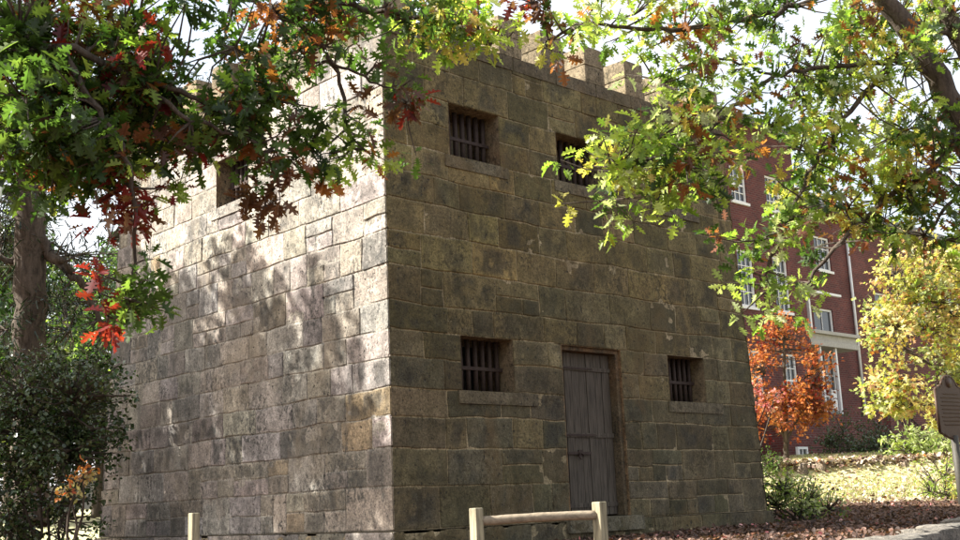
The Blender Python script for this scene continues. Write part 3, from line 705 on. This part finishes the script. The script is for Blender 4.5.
bl = [B(490, 46, 22, 9, 8.3, 9, **dict(lime=3, rust=1, yellow=2)), B(545, 44, 22, 11, 8.4, 7, **dict(rust=2, lime=3, brown=1)), B(590, 14, 30, 12, 8.5, 13, **mL), B(635, 14, 40, 18, 8.7, 26, **mL), B(604, 36, 14, 6, 8.6, 3, **mL),
      B(668, 40, 30, 26, 8.9, 24, **mG), B(662, 84, 18, 20, 8.8, 14, **mL), B(618, 165, 20, 24, 8.3, 26, **dict(lime=4, yellow=2, green=1)), B(612, 200, 14, 12, 8.3, 9, **mL), B(655, 140, 34, 38, 8.5, 60, **mL), B(650, 190, 26, 16, 8.5, 24, **dict(mL, rust=2)),
      B(685, 160, 30, 38, 8.7, 44, **mL), B(712, 120, 26, 26, 9.0, 20, **mG), B(768, 128, 34, 16, 9.3, 24, **mL), B(700, 90, 24, 16, 9.0, 12, **mG), B(700, 196, 12, 12, 8.8, 6, **mG), B(735, 70, 26, 18, 9.2, 18, **mG), B(720, 18, 44, 20, 9.1, 36, **mG), B(775, 25, 38, 20, 9.4, 24, **mG),
      B(800, 150, 20, 26, 9.3, 16, **mL), B(760, 240, 28, 18, 9.2, 22, **mG), B(765, 292, 22, 10, 9.2, 12, **dict(lime=3, pale=2)), B(800, 225, 34, 22, 9.4, 34, **mG), B(812, 262, 30, 22, 9.5, 26, **mG), B(800, 295, 24, 10, 9.5, 12, **dict(lime=2, pale=2)), B(858, 255, 28, 18, 9.7, 20, **dict(mG, dkgreen=2)),
      B(835, 140, 46, 50, 9.6, 90, **mR), B(850, 205, 50, 36, 9.7, 70, **mR), B(820, 85, 30, 24, 9.6, 14, **mG), B(905, 130, 50, 55, 10.0, 90, **mR), B(915, 200, 50, 34, 10.0, 70, **mR), B(945, 240, 30, 20, 10.1, 30, **mR), B(945, 90, 34, 60, 10.4, 60, **mR),
      B(850, 35, 44, 32, 10.1, 56, **mG), B(905, 15, 44, 30, 10.6, 50, **mR), B(950, 15, 34, 40, 10.9, 40, **mR), B(905, 70, 40, 26, 9.8, 44, **mL), B(850, 75, 34, 16, 9.6, 24, **mL), B(945, 60, 22, 30, 9.8, 26, **mR), B(745, 215, 16, 10, 9.3, 8, **mG), B(800, 5, 40, 14, 9.7, 24, **mG), B(990, 150, 40, 70, 10.5, 50, **mR)]
crown_from(bl, 9, .098, leaf_oak(), M_LEAF, tr2, rs, .10, br, g, .34, hs=2.4)
g.build('trunk', M_BARKO, tr2); root_at(tr2, base2)

DENS[0] = 1.0
# ------------------------------------------------------------------ trees on the left behind
rs = np.random.RandomState(8)
def simple_tree(name, label, cat, base, height, r0, blobs, per, size, tmpl, mat, spread, bark, limbs=(), group=None, hole=.35, trunk_pts=None, hs=1.2, rough=.1, twig=.012, top_r=.35):
    t = thing(name, label, cat, group); g = G(); base = np.array(base, float)
    tp = trunk_pts or [base, base+[.05, .02, height*.4], base+[-.04, .05, height*.75], base+[0, 0, height]]
    q = limb(g, tp, r0, r0*top_r, 12, r0*.06, 8, rough); allq = [q]
    for l_, r in limbs: allq.append(limb(g, l_, r, r*.3, 7, r*.3))
    crown_from(blobs, per, size, tmpl, mat, t, rs, spread, np.concatenate(allq), g, hole, hs=hs, twig=twig)
    g.build('trunk', bark, t); root_at(t, base); return t
def gz(p): p = np.array(p, float); p[2] = float(ground(p[0], p[1])); return p
c18 = gz(P(28, 420, 18)); bt = P(31, 300, 18)
tb = [c18, P(31, 480, 18), P(30, 340, 18), P(31, 205, 18), P(36, 60, 18), P(40, -120, 18)]
cm = dict(cedar=5, dkgreen=1)
cb_ = [B(70, 255, 50, 50, 19, 90, 1.2, **cm), B(100, 170, 55, 50, 19.5, 110, 1.3, **cm), B(20, 130, 60, 60, 18.5, 120, 1.4, **cm), B(5, 240, 28, 60, 18.5, 50, 1.0, **cm), B(70, 330, 40, 34, 18.5, 80, 1.0, **cm), B(5, 330, 30, 30, 18.0, 40, 1.0, **cm), B(130, 90, 50, 60, 19.5, 100, 1.4, **cm), B(50, 20, 80, 60, 19, 130, 1.5, **cm),
       B(60, 130, 50, 50, 19, 120, 1.2, **cm), B(15, 190, 40, 40, 18.6, 90, 1.2, **cm), B(110, 240, 30, 60, 20, 90, 1.0, **cm), B(80, 380, 40, 30, 17.5, 80, .8, **cm), BW(P(-60, 100, 18), (2, 2, 2.0), 200, **cm), BW(P(-40, -60, 17.5), (2.2, 2.2, 2), 220, **cm)]
simple_tree('cedar_tree', 'tall cedar with straight ribbed brown trunk at the far left behind the shrubs', 'tree', c18, 12, .30, cb_, 16, .11, leaf_needle(), M_LEAFG, .20, M_BARKC,
    [([P(36, 235, 18), P(60, 262, 18), P(82, 286, 18.1), P(105, 330, 18.2)], .11), ([P(28, 250, 18), P(5, 262, 18), P(-30, 250, 17.8)], .09), ([P(34, 180, 18), P(80, 160, 18.6), P(120, 120, 19)], .08), ([P(34, 120, 18), P(-10, 80, 18)], .07)], trunk_pts=tb, hole=.5, hs=1.0, twig=.01, top_r=.6)
# holly mass lower left
def bush(name, label, cat, blobs, per, size, tmpl, mat, spread, base, group=None, hole=.25, stems=6, hs=2.0, twig=.008):
    t = thing(name, label, cat, group); g = G(); base = np.array(base, float)
    pts = []
    for i in range(stems):
        c = np.asarray(blobs[i % len(blobs)][0]); pts.append(limb(g, [base+[rnd.uniform(-.15, .15), rnd.uniform(-.15, .15), -.05], (base+c)/2+[rnd.uniform(-.2, .2), rnd.uniform(-.2, .2), 0], c], .02, .008, 6, .01, 4))
    crown_from(blobs, per, size, tmpl, mat, t, rs, spread, np.concatenate(pts), g, hole, hs=hs, name='foliage', twig=twig)
    g.build('stems', M_BARKO, t); root_at(t, base); return t
hm = dict(holly=5, dkgreen=1)
hb_ = [B(30, 400, 45, 45, 14, 190, .8, **hm), B(72, 400, 32, 42, 14, 135, .7, **hm), B(25, 470, 40, 50, 14, 190, .8, **hm), B(72, 450, 32, 40, 14, 135, .6, **hm), B(60, 520, 30, 30, 14, 60, .6, **hm), B(10, 530, 34, 34, 14, 70, .6, **hm), BW(P(-50, 440, 14), (.9, .9, 1.1), 200, **hm)]
bush('holly_bush', 'tall dark glossy evergreen holly bush at the lower left corner of the jail', 'bush', hb_, 12, .055, leaf_mid(.5), M_LEAFG, .13, gz(P(50, 560, 14)), stems=8)
ob = gz(P(72, 530, 19))
bush('autumn_shrub', 'small shrub with glowing orange-gold leaves glimpsed through the holly', 'shrub', [B(84, 472, 13, 8, 13.2, 14, .15, orange=2, gold=3), B(68, 492, 12, 6, 13.2, 9, .15, orange=1, gold=3)], 9, .05, leaf_mid(.45), M_LEAFY, .06, gz(P(74, 560, 13.2)), stems=3, hole=.1)
# trees farther behind on the left
for i, (px, py, d, lab) in enumerate(((-60, 330, 34, 'distant leafy tree far left beyond the cedar trunk'), (60, 360, 38, 'distant dark tree in the gap between cedar and jail'), (150, 300, 44, 'distant tree rising behind the far left edge of the jail'), (10, 380, 30, 'distant shaded tree directly behind the cedar trunk'), (100, 420, 33, 'distant low tree by the parked car'))):
    b = gz(P(px, 480, d)); c = P(px, py, d)
    bs = [BW(c+np.array([rs.uniform(-2.2, 2.2), rs.uniform(-2.2, 2.2), rs.uniform(-1.8, 2.6)]), (1.8, 1.8, 1.3), 70, **dict(dkgreen=3, green=3, lime=.6)) for _ in range(10)]
    simple_tree('background_tree', lab, 'tree', b, c[2]-b[2]+2.0, .22, bs, 9, .20, leaf_lobed(), M_LEAF, .35, M_BARKO, group='distant trees on the left', twig=.02)

# ------------------------------------------------------------------ brick building on the right
bk = thing('brick_building', 'red brick building with white sash windows behind the trees on the right', 'building')
YB, YR = 11.7, 12.9
def wall_with_holes(g, x0, x1, z0, z1, y, holes, th=.25):
    xs = sorted(set([x0, x1]+[h[0] for h in holes]+[h[1] for h in holes])); zs = sorted(set([z0, z1]+[h[2] for h in holes]+[h[3] for h in holes]))
    for a, b in zip(xs[:-1], xs[1:]):
        for c, d in zip(zs[:-1], zs[1:]):
            if any(h[0] <= a+1e-6 and h[1] >= b-1e-6 and h[2] <= c+1e-6 and h[3] >= d-1e-6 for h in holes): continue
            g.add([(a, y, c), (b, y, c), (b, y, d), (a, y, d)], [(0, 1, 2, 3)])
    for h in holes:
        a, b, c, d = h; t = th
        g.add([(a, y, c), (b, y, c), (b, y, d), (a, y, d), (a, y+t, c), (b, y+t, c), (b, y+t, d), (a, y+t, d)], [(0, 1, 5, 4), (1, 2, 6, 5), (2, 3, 7, 6), (3, 0, 4, 7)])
HL = [(x, x+.88, z, z2) for x in (17.8, 19.75, 21.7, 23.68, 25.72) for z, z2 in ((9.62, 10.82), (6.15, 8.0), (3.0, 4.75))]
HL = [h for h in HL]
Y2 = YR
def onY(px, py, y):
    d = W_ + R_*(px-480)/FPX + U_*(270-py)/FPX; return CAM + d*(y-CAM[1])/d[1]
def rect(p0, p1, y): a = onY(*p0, y); b = onY(*p1, y); return (float(a[0]), float(b[0]), float(min(a[2], b[2])), float(max(a[2], b[2])))
HR = [rect((813, 307), (835, 336), Y2), rect((818, 352), (841, 419), Y2), rect((874, 292), (892, 322), Y2), rect((880, 371), (893, 395), Y2), rect((938, 368), (952, 408), Y2), rect((813, 235), (832, 272), Y2), rect((916, 300), (930, 330), Y2), rect((945, 295), (962, 326), Y2)]
XE = 27.55; zr = 12.6; z2r = 10.9
g = G(); wall_with_holes(g, 15.5, XE, 0, zr, YB, HL)
g.add([(XE, YB, 0), (XE, YB+9, 0), (XE, YB+9, zr), (XE, YB, zr)], [(0, 1, 2, 3)]); g.add([(15.5, YB, 0), (15.5, YB+9, 0), (15.5, YB+9, zr), (15.5, YB, zr)], [(3, 2, 1, 0)]); g.add([(15.5, YB+9, 0), (XE, YB+9, 0), (XE, YB+9, zr), (15.5, YB+9, zr)], [(3, 2, 1, 0)])
g.build('wall', M_BRICK, bk)
g = G(); wall_with_holes(g, XE, 46, 0, z2r, Y2, HR); g.add([(46, Y2, 0), (46, YB+9, 0), (46, YB+9, z2r), (46, Y2, z2r)], [(0, 1, 2, 3)]); g.add([(XE, YB+9, 0), (46, YB+9, 0), (46, YB+9, z2r), (XE, YB+9, z2r)], [(3, 2, 1, 0)]); g.build('wall', M_BRICK, bk)
def gable(x0, x1, y0, y1, z, rise, over=.35):
    g = G(); ym = (y0+y1)/2
    for t in (0, .12):
        g.add([(x0-over, y0-over, z+t-.15), (x1+over, y0-over, z+t-.15), (x1+over, ym, z+rise+t), (x0-over, ym, z+rise+t), (x0-over, y1+over, z+t-.15), (x1+over, y1+over, z+t-.15)], [(0, 1, 2, 3), (3, 2, 5, 4)])
    g.add([(x0, y0, z), (x0, y1, z), (x0, ym, z+rise)], [(0, 1, 2)]); g.add([(x1, y0, z), (x1, y1, z), (x1, ym, z+rise)], [(0, 1, 2)])
    return g
r = gable(15.5, XE, YB, YB+9, zr, 2.2).build('roof', M_ROOF, bk); 
r2 = gable(XE+.4, 46, Y2, YB+9, z2r, 2.0).build('roof', M_ROOF, bk)
g = G(); g.box((15.2, YB-.3, zr-.22), (XE+.25, YB+.02, zr-.02)); g.build('cornice', M_ROOF, r)
g = G(); g.box((XE+.3, Y2-.35, z2r-.25), (46.2, Y2+.02, z2r-.03)); g.build('cornice', M_ROOF, r2)
def sash(h, y, cols=3, rows=4, dark=False):
    a, b, c, d = h; t = .07; f = G()
    f.box((a, y+.05, c), (a+t, y+.14, d)); f.box((b-t, y+.05, c), (b, y+.14, d)); f.box((a+t, y+.05, d-t), (b-t, y+.14, d)); f.box((a+t, y+.05, c), (b-t, y+.14, c+t))
    o = bpy.data.objects; pn = G(); pn.box((a+t, y+.105, c+t), (b-t, y+.12, d-t)); w = pn.build('window', M_GLASS, bk); f.build('frame', M_WHITE, w)
    m_ = G(); 
    for i in range(1, cols): x = a+t+(b-a-2*t)*i/cols; m_.box((x-.014, y+.075, c+t), (x+.014, y+.10, d-t))
    for j in range(1, rows):
        z = c+t+(d-c-2*t)*j/rows; k_ = .03 if j == rows//2 else .014; m_.box((a+t, y+.072, z-k_), (b-t, y+.103, z+k_))
    m_.build('muntins', M_WHITE, w); s_ = G(); s_.box((a-.06, y-.06, c-.09), (b+.06, y+.06, c-.002)); s_.build('sill', M_WHITE, w)
    return w
for h in HL: sash(h, YB)
for i, h in enumerate(HR): sash(h, Y2, 2 if i in (0, 1, 2) else 3, 1 if i in (0,) else 3)
# balcony slab, porch columns, downspout, podium and stairs
a = onY(809, 330, YR-1.0); b = onY(857, 345, YR-1.0)
g = G(); g.box((a[0], Y2-1.0, b[2]-.02), (b[0], Y2, b[2]+.22)); g.box((a[0]-.1, Y2-1.12, b[2]+.22), (b[0]+.1, Y2, b[2]+.34)); g.box((a[0]-.04, Y2-1.06, b[2]-.2), (b[0]+.04, Y2, b[2]-.02)); g.build('balcony', M_CONC, bk, bevel=.01)
pz = float(onY(830, 418, YR-1.0)[2])
for px in (810, 822.5, 838):
    c = onY(px, 380, Y2-.9); g = G(); g.box((c[0]-.05, Y2-.95, pz), (c[0]+.05, Y2-.85, b[2]-.2)); g.build('porch_post', M_WHITE, bk, bevel=.01)
c = onY(810, 320, Y2-.9); g = G(); g.box((c[0]-.05, Y2-.95, b[2]+.42), (c[0]+.05, Y2-.85, b[2]+1.7)); g.box((c[0]-.05, Y2-.95, b[2]+1.70), (c[0]+2.2, Y2-.85, b[2]+1.78)); g.build('porch_post', M_WHITE, bk)
g = G(); d0 = onY(843, 225, Y2-.08); d1 = onY(868, 415, Y2-.08); xm = d0[0]*.5+d1[0]*.5; g.tube([(xm, Y2-.08, z2r-.2), (xm, Y2-.08, d1[2])], [.055, .055], 8); g.build('downspout', M_WHITE, bk)
xr = float(onY(884, 413, Y2-2.2)[0]); g = G(); g.box((XE-3.5, Y2-2.2, 0), (xr, Y2-.002, pz)); g.build('podium', M_BRICK, bk)
hb = rect((795, 447), (806, 457), Y2-2.2); sash((hb[0], hb[1], hb[2], hb[3]), Y2-2.35, 2, 1)
g = G(); n = 9
for i in range(n): g.box((xr+.3*i+.003, Y2-2.1, 0), (xr+.3*i+.3, Y2-.3, pz-(i+1)*(pz-1.2)/n))
g.build('stairs', M_CONC, bk)
g = G(); g.add([(xr+.002, Y2-2.4, 0), (xr+2.9, Y2-2.4, 0), (xr+2.9, Y2-2.4, 1.35), (xr+.002, Y2-2.4, pz+.1), (xr+.002, Y2-2.12, 0), (xr+2.9, Y2-2.12, 0), (xr+2.9, Y2-2.12, 1.35), (xr+.002, Y2-2.12, pz+.1)], [(0, 1, 2, 3), (7, 6, 5, 4), (3, 2, 6, 7), (1, 5, 6, 2), (0, 3, 7, 4)]); g.build('stair_wall', M_BRICK, bk)
g = G()
for i in range(16):
    x = xr+.18*i; zt = pz+.1-(pz-1.25)*(i*.18)/2.9; g.box((x, Y2-2.28, zt-.05), (x+.025, Y2-2.255, zt+.75))
g.tube([(xr, Y2-2.27, pz+.86), (xr+2.9, Y2-2.27, 2.1)], [.025, .025], 6); g.build('railing', M_IRON, bk)
c = onY(835, 400, Y2-.3); g = G(); g.box((c[0]-.28, Y2-.34, c[2]-.35), (c[0]+.1, Y2-.32, c[2]+.35)); g.build('notice_board', M_WHITE, bk)
root_at(bk, (25, YB, 0))

# ------------------------------------------------------------------ trees and shrubs on the right
rs = np.random.RandomState(21)
om = dict(orange=6, rust=2, red=.6)
b = gz(P(787, 468, 30)); P0 = P(786, 395, 30)
bl = [B(785, 350, 22, 32, 30, 90, .8, **om), B(765, 375, 20, 32, 30, 80, .7, **om), B(805, 378, 22, 30, 30, 90, .7, **om), B(785, 405, 34, 28, 30, 140, .9, **om), B(762, 415, 16, 18, 30, 40, .5, **om), B(812, 412, 18, 16, 30, 50, .5, **om), B(778, 328, 12, 14, 30, 25, .4, **om)]
simple_tree('maple_tree', 'small bright orange maple in front of the brick building', 'tree', b, 3.2, .09, bl, 10, .085, leaf_lobed(), M_LEAFY, .22, M_BARKO, trunk_pts=[b, P(786, 445, 30), P(785, 400, 30), P(784, 340, 30)], hole=.3, limbs=[([P(786, 440, 30), P(800, 415, 30), P(812, 385, 30)], .04), ([P(786, 440, 30), P(770, 415, 30), P(758, 390, 30)], .04)], twig=.008, hs=1.5)
gm = dict(gold=5, yellow=4, pale=2, rust=.6, lime=1)
b = gz(P(985, 470, 24)); bl = [B(905, 280, 30, 30, 24, 90, .8, **gm), B(940, 265, 34, 30, 24, 100, .9, **gm), B(895, 330, 24, 34, 23.6, 80, .7, **gm), B(930, 330, 36, 40, 24, 150, 1.0, **gm), B(900, 385, 26, 24, 23.5, 80, .6, **gm), B(935, 385, 30, 24, 23.6, 80, .7, **gm), B(890, 405, 16, 8, 23.4, 18, .4, **gm), B(975, 310, 30, 60, 24.4, 160, 1.0, **gm), B(1010, 270, 40, 60, 24.6, 150, 1.0, **gm), B(950, 420, 16, 10, 23.6, 16, .4, **gm)]
simple_tree('maple_tree', 'golden yellow maple behind the historic marker at the right edge', 'tree', b, 5, .14, bl, 9, .10, leaf_lobed(), M_LEAFY, .22, M_BARKO, trunk_pts=[b, P(982, 400, 24), P(975, 330, 24.2), P(968, 240, 24.4)], hole=.3, limbs=[([P(982, 400, 24), P(940, 370, 24), P(905, 350, 23.8)], .05), ([P(975, 330, 24.2), P(930, 300, 24), P(895, 275, 24)], .05), ([P(982, 410, 24), P(940, 405, 23.7), P(895, 405, 23.4)], .03)], twig=.008, hs=1.3)
pm = dict(pale=5, lime=2, holly=.5)
bush('rhododendron', 'pale leaved rhododendron between the brick stairs and the marker', 'shrub', [B(905, 445, 20, 14, 27.5, 60, .4, **pm), B(922, 440, 14, 12, 27.5, 30, .3, **pm)], 9, .11, leaf_mid(.32), M_LEAF, .14, gz(P(908, 465, 27.5)), group='pale shrubs by the brick building', hole=.1)
bush('rhododendron', 'smaller pale shrub directly behind the marker post', 'shrub', [B(945, 438, 14, 12, 28.5, 36, .4, **pm)], 9, .11, leaf_mid(.32), M_LEAF, .14, gz(P(945, 462, 28.5)), group='pale shrubs by the brick building', hole=.1)
for px, rx, ry, d, lab in ((830, 16, 16, 33.5, 'dark clipped shrub left of the brick podium'), (862, 14, 10, 33, 'low dark shrub against the middle of the brick podium'), (886, 16, 13, 33, 'dark rounded shrub beside the stair wall'), (878, 20, 24, 34.2, 'tall dark shrub against the podium corner'), (843, 14, 26, 34, 'upright dark shrub climbing the podium')):
    bush('foundation_shrub', lab, 'shrub', [B(px, 458-ry, rx, ry, d, 70, .5, holly=4, dkgreen=2)], 9, .07, leaf_mid(.4), M_LEAFG, .13, gz(P(px, 462, d)), group='dark shrubs along the brick podium', hole=.1, stems=3)
bush('boxwood', 'rounded bright green boxwood between the jail corner and the orange maple', 'shrub', [B(766, 463, 13, 10, 26, 60, .35, green=4)], 10, .045, leaf_mid(.5), M_LEAF, .09, gz(P(766, 478, 26)), hole=.05, stems=3)
bush('azalea', 'open leafy shrub with pale leaf tips at the right foot of the jail', 'shrub', [B(785, 490, 22, 20, 16.5, 90, .4, lime=3, green=1, pale=4), B(808, 498, 22, 16, 16.5, 90, .4, lime=3, green=1, pale=4, brown=.4), B(828, 510, 14, 10, 16.5, 16, .3, green=3, brown=1), B(776, 505, 14, 14, 16.4, 22, .3, green=3, dkgreen=2)], 8, .055, leaf_mid(.36), M_LEAF, .08, gz(P(800, 525, 16.4)), hole=.2, stems=12, hs=3)
bush('azalea', 'yellow-green feathery shrub at the foot of the marker post', 'shrub', [B(945, 475, 22, 20, 20.5, 60, .5, lime=5, yellow=1), B(962, 495, 22, 16, 20.3, 40, .4, lime=5, yellow=1), B(930, 492, 10, 10, 20.3, 14, .3, lime=4)], 10, .06, leaf_mid(.22), M_LEAF, .11, gz(P(945, 512, 20.4)), hole=.15, stems=8)
bush('blossom_shrub', 'small shrub with pink-white leaves just past the jail corner', 'shrub', [B(757, 390, 8, 9, 20, 12, .15, pink=3), B(766, 405, 9, 8, 20, 12, .15, pink=3), B(776, 394, 8, 5, 20, 7, .15, pink=2, rust=1), B(752, 411, 6, 7, 20, 8, .1, pink=2, red=1)], 7, .06, leaf_mid(.4), M_LEAFY, .07, gz(P(750, 500, 20)), hole=.0, stems=5)

# ------------------------------------------------------------------ rock edging of the bank, stone edging in the foreground
g = G(); rs2 = random.Random(4); p0 = P(770, 478, 26.3); p1 = P(990, 470, 26.6)
g = G(); gg = 0
rocks = thing('rock_border', 'long low rough rock border edging the bright leafy bank', 'stone edging')
L = np.linalg.norm(p1-p0); d = 0
while d < L:
    w = rs2.uniform(.16, .75); c = p0+(p1-p0)*(d+w/2)/L; z = float(ground(c[0], c[1])); x, y = c[0], c[1]
    gq = G(); hh = rs2.uniform(-.02, .22); rough_box(gq, (x-w*.5, y-.3, .25), (x+w*.5, y+.12, .70+hh), np.array([.26, .2, .15])*rs2.uniform(.6, 1.2), rs2.randrange(999), .06, .13, .07)
    gq.build('rock', MS_L, rocks, attr=True); d += w*.78
root_at(rocks, p0)
edge = thing('stone_kerb', 'rough grey stone edging in front of the leaf bed at the bottom right', 'stone edging'); x = .75
while x < 6.2:
    w = rs2.uniform(.45, .8); y = -4.4+(x+w/2-.97)*.26; gq = G()
    rough_box(gq, (x, y-.16+rs2.uniform(-.02, .02), -.85), (x+w-.012, y+.15, -.155+rs2.uniform(-.02, .015)+.012*(x-3)), np.array([.22, .20, .17])*rs2.uniform(.8, 1.15), rs2.randrange(999), .05, .04, .04); gq.build('block', MS_L, edge, attr=True); x += w
root_at(edge, (.75, -4.4, -.7))

# ------------------------------------------------------------------ fences
def post(parent, c, w, ztop, zbot):
    g = G(); h = w/2
    g.add([(c[0]+sx*h, c[1]+sy*h, z) for z in (zbot, ztop) for sx, sy in ((-1, -1), (1, -1), (1, 1), (-1, 1))], [(3, 2, 1, 0), (4, 5, 6, 7), (0, 1, 5, 4), (1, 2, 6, 5), (2, 3, 7, 6), (3, 0, 4, 7)]); return g.build('post', M_POST, parent, bevel=.008)
fn = thing('wooden_fence', 'short fence of two pale posts and one rail before the jail door', 'fence', 'low timber fence pieces around the jail')
pa = P(476, 508, 9.3); pb = P(599, 503, 9.5); dirv = (pb-pa)/np.linalg.norm(pb-pa)
post(fn, pa, .085, pa[2], -.75); post(fn, pb, .09, pb[2]+.01, -.75)
g = G(); ra = P(482, 521, 9.3); rb = P(594, 515, 9.47); g.tube(smooth_path([ra-(rb-ra)*.02, ra*.5+rb*.5+np.array([0, 0, .006]), rb+(rb-ra)*.02], 6), [.038]*13, 6, rough=.12); g.build('rail', M_RAIL, fn)
g = G(); g.tube([ra-np.array([0, 0, .42]), rb-np.array([0, 0, .42])], [.036, .036], 6); g.build('rail', M_RAIL, fn); root_at(fn, pa*[1, 1, 0]+[0, 0, -.6])
f2 = thing('wooden_post', 'single pale timber post standing by the shaded left wall of the jail', 'post', 'low timber fence pieces around the jail')
pc = P(194, 513, 10.6); post(f2, pc, .08, pc[2], -.8); root_at(f2, pc*[1, 1, 0]+[0, 0, -.6])

# ------------------------------------------------------------------ historic marker
mk = thing('historic_marker', 'dark cast roadside historic marker with arched top on a grey post', 'sign')
DM = 19.0; ax = (R_*.80 + W_*.60); ax[2] = 0; ax /= np.linalg.norm(ax); nrm = np.array([ax[1], -ax[0], 0])
cpt = P(951, 410, DM); up = np.array([0, 0, 1.0]); wd2, ht = .40, .36
prof = [(-wd2, -ht), (-wd2, ht*.92), (-wd2+.07, ht*1.0), (-.30, ht*1.02), (-.22, ht*1.12), (-.16, ht*1.38), (-.09, ht*1.52), (0, ht*1.56), (.09, ht*1.52), (.16, ht*1.38), (.22, ht*1.12), (.30, ht*1.02), (wd2-.07, ht), (wd2, ht*.92), (wd2, -ht), (.3, -ht-.03), (.12, -ht-.10), (-.12, -ht-.10), (-.3, -ht-.03)]
def plate(g, pr, t0, t1):
    n = len(pr); V = [cpt+ax*x+up*z+nrm*t for t in (t0, t1) for x, z in pr]
    g.add(V, [tuple(range(n)), tuple(range(2*n-1, n-1, -1))]+[(i, (i+1) % n, n+(i+1) % n, n+i) for i in range(n)])
g = G(); plate(g, prof, -.018, .018); pq = g.build('plaque', M_SIGN, mk)
g = G()
for (x0, z0), (x1, z1) in zip(prof, prof[1:]+prof[:1]): g.tube([cpt+ax*x0+up*z0, cpt+ax*x1+up*z1], [.026, .026], 6)
g.build('raised_rim', M_SIGN, pq)
g = G(); g.tube([cpt+up*(ht*1.25)-nrm*.02, cpt+up*(ht*1.25)+nrm*.03], [.085, .085], 16); g.build('seal', M_SIGN, pq)
g = G()
for i_ in range(9):
    z_ = ht*.72-i_*ht*.175; hw = (.30 if i_ else .2)*(1-.08*(i_ % 3)); 
    for t_ in (-.022, .022): g.tube([cpt-ax*hw+up*z_+nrm*t_, cpt+ax*hw+up*z_+nrm*t_], [.008, .008], 4)
g.build('raised_lines', M_SIGN, pq)
pb_ = cpt-up*(ht+.08); g = G(); gb = float(ground(cpt[0], cpt[1])); g.tube([(pb_[0], pb_[1], gb-.3), (pb_[0], pb_[1], pb_[2]+.02)], [.065, .062], 12); g.build('post', M_SPOST, mk); root_at(mk, (pb_[0], pb_[1], gb))

# ------------------------------------------------------------------ parked car glimpsed at the far left
car = thing('parked_car', 'pale parked car glimpsed between the holly bush and the jail', 'car'); cc = gz(P(96, 530, 36)); cc[2] -= .05
prf = [(-2.1, .3), (-2.1, .75), (-1.9, .9), (-1.2, .97), (-.6, 1.38), (.7, 1.40), (1.35, 1.0), (2.0, .88), (2.15, .6), (2.1, .3)]
g = G(); n = len(prf); V = [(cc[0]+x, cc[1]+y*(0.8 if z > 1.0 else .87), cc[2]+z) for y in (-1, 1) for x, z in prf]
g.add(V, [tuple(range(n)), tuple(range(2*n-1, n-1, -1))]+[(i, (i+1) % n, n+(i+1) % n, n+i) for i in range(n)]); body = g.build('body', M_CARP, car, bevel=.05)
for y in (-.84, .84):
    g = G(); g.box((cc[0]-.62, cc[1]+y-.02, cc[2]+1.0), (cc[0]+.75, cc[1]+y+.02, cc[2]+1.3)); g.build('window', M_GLASS, car)
    for x in (-1.3, 1.35):
        g = G(); g.tube([(cc[0]+x, cc[1]+y-.09, cc[2]+.32), (cc[0]+x, cc[1]+y+.09, cc[2]+.32)], [.32, .32], 20); w = g.build('wheel', M_TYRE, car); g = G(); g.tube([(cc[0]+x, cc[1]+y-.10, cc[2]+.32), (cc[0]+x, cc[1]+y+.10, cc[2]+.32)], [.19, .19], 16); g.build('rim', M_CARP, w)
root_at(car, cc)

# ------------------------------------------------------------------ fallen leaves and grass
rs = np.random.RandomState(77)
def scatter(name, n, d0, d1, px0, px1, size, mix, label, power=1.0, lift=.012, tmpl=None):
    dd = d0+(d1-d0)*rs.uniform(0, 1, n)**power; px = rs.uniform(px0, px1, n)
    c = CAM + dd[:, None]*(W_ + R_*((px-480)/FPX)[:, None] + U_*(-250/FPX)); z = ground(c[:, 0], c[:, 1]); c[:, 2] = z+lift*rs.uniform(.3, 1, n)
    ok = ~((c[:, 0] > -.05) & (c[:, 0] < 6.4) & (c[:, 1] > -.05) & (c[:, 1] < 6.4)); c = c[ok]; n = len(c)
    d = rs.normal(0, 1, (n, 3)); d[:, 2] *= .35
    o = put_leaves(name, c, d, size, palette(mix, n, rs), tmpl or leaf_mid(.5, .25), M_DEAD, None, rs); tag(o, label, 'leaves', kind='stuff'); return o
scatter('fallen_leaves', 34000, 9, 22, 500, 1060, .048, dict(litter=8, brown=1, pink=.2), 'brown fallen leaves covering the bed beside the jail')
scatter('fallen_leaves', 26000, 20, 34, 740, 1060, .08, dict(straw=6, brown=1, gold=1.2), 'sunlit fallen leaves scattered over lawn and bank')
c_ = P(0, 0, 1)
rs_ = np.random.RandomState(5); nn = 3000; tt = rs_.uniform(0, 1, nn)[:, None]; cl = p0+(p1-p0)*tt; cl[:, 0] += rs_.uniform(-.3, .3, nn); cl[:, 1] += rs_.uniform(-.35, .3, nn); cl[:, 2] = .78+rs_.uniform(0, .2, nn)
dl_ = rs_.normal(0, 1, (nn, 3)); dl_[:, 2] *= .4
tag(put_leaves('fallen_leaves', cl, dl_, .10, palette(dict(straw=5, litter=3, rust=.5), nn, rs_), leaf_mid(.5, .25), M_DEAD, None, rs_), 'dry leaves heaped along the top of the rock border', 'leaves', kind='stuff')
n = 30000; dd = rs.uniform(20.5, 34, n); px = rs.uniform(740, 1060, n); c = CAM + dd[:, None]*(W_ + R_*((px-480)/FPX)[:, None] + U_*(-230/FPX)); c[:, 2] = ground(c[:, 0], c[:, 1])
d = rs.normal(0, .35, (n, 3)); d[:, 2] = 1
o = put_leaves('grass', c, d, .06, palette(dict(lime=2, green=.6, pale=3, straw=3), n, rs), leaf_needle(), M_LEAF, None, rs); tag(o, 'short sunlit grass on the lawn right of the jail', 'grass', kind='stuff')
root_at(jail, (0, 0, 0))
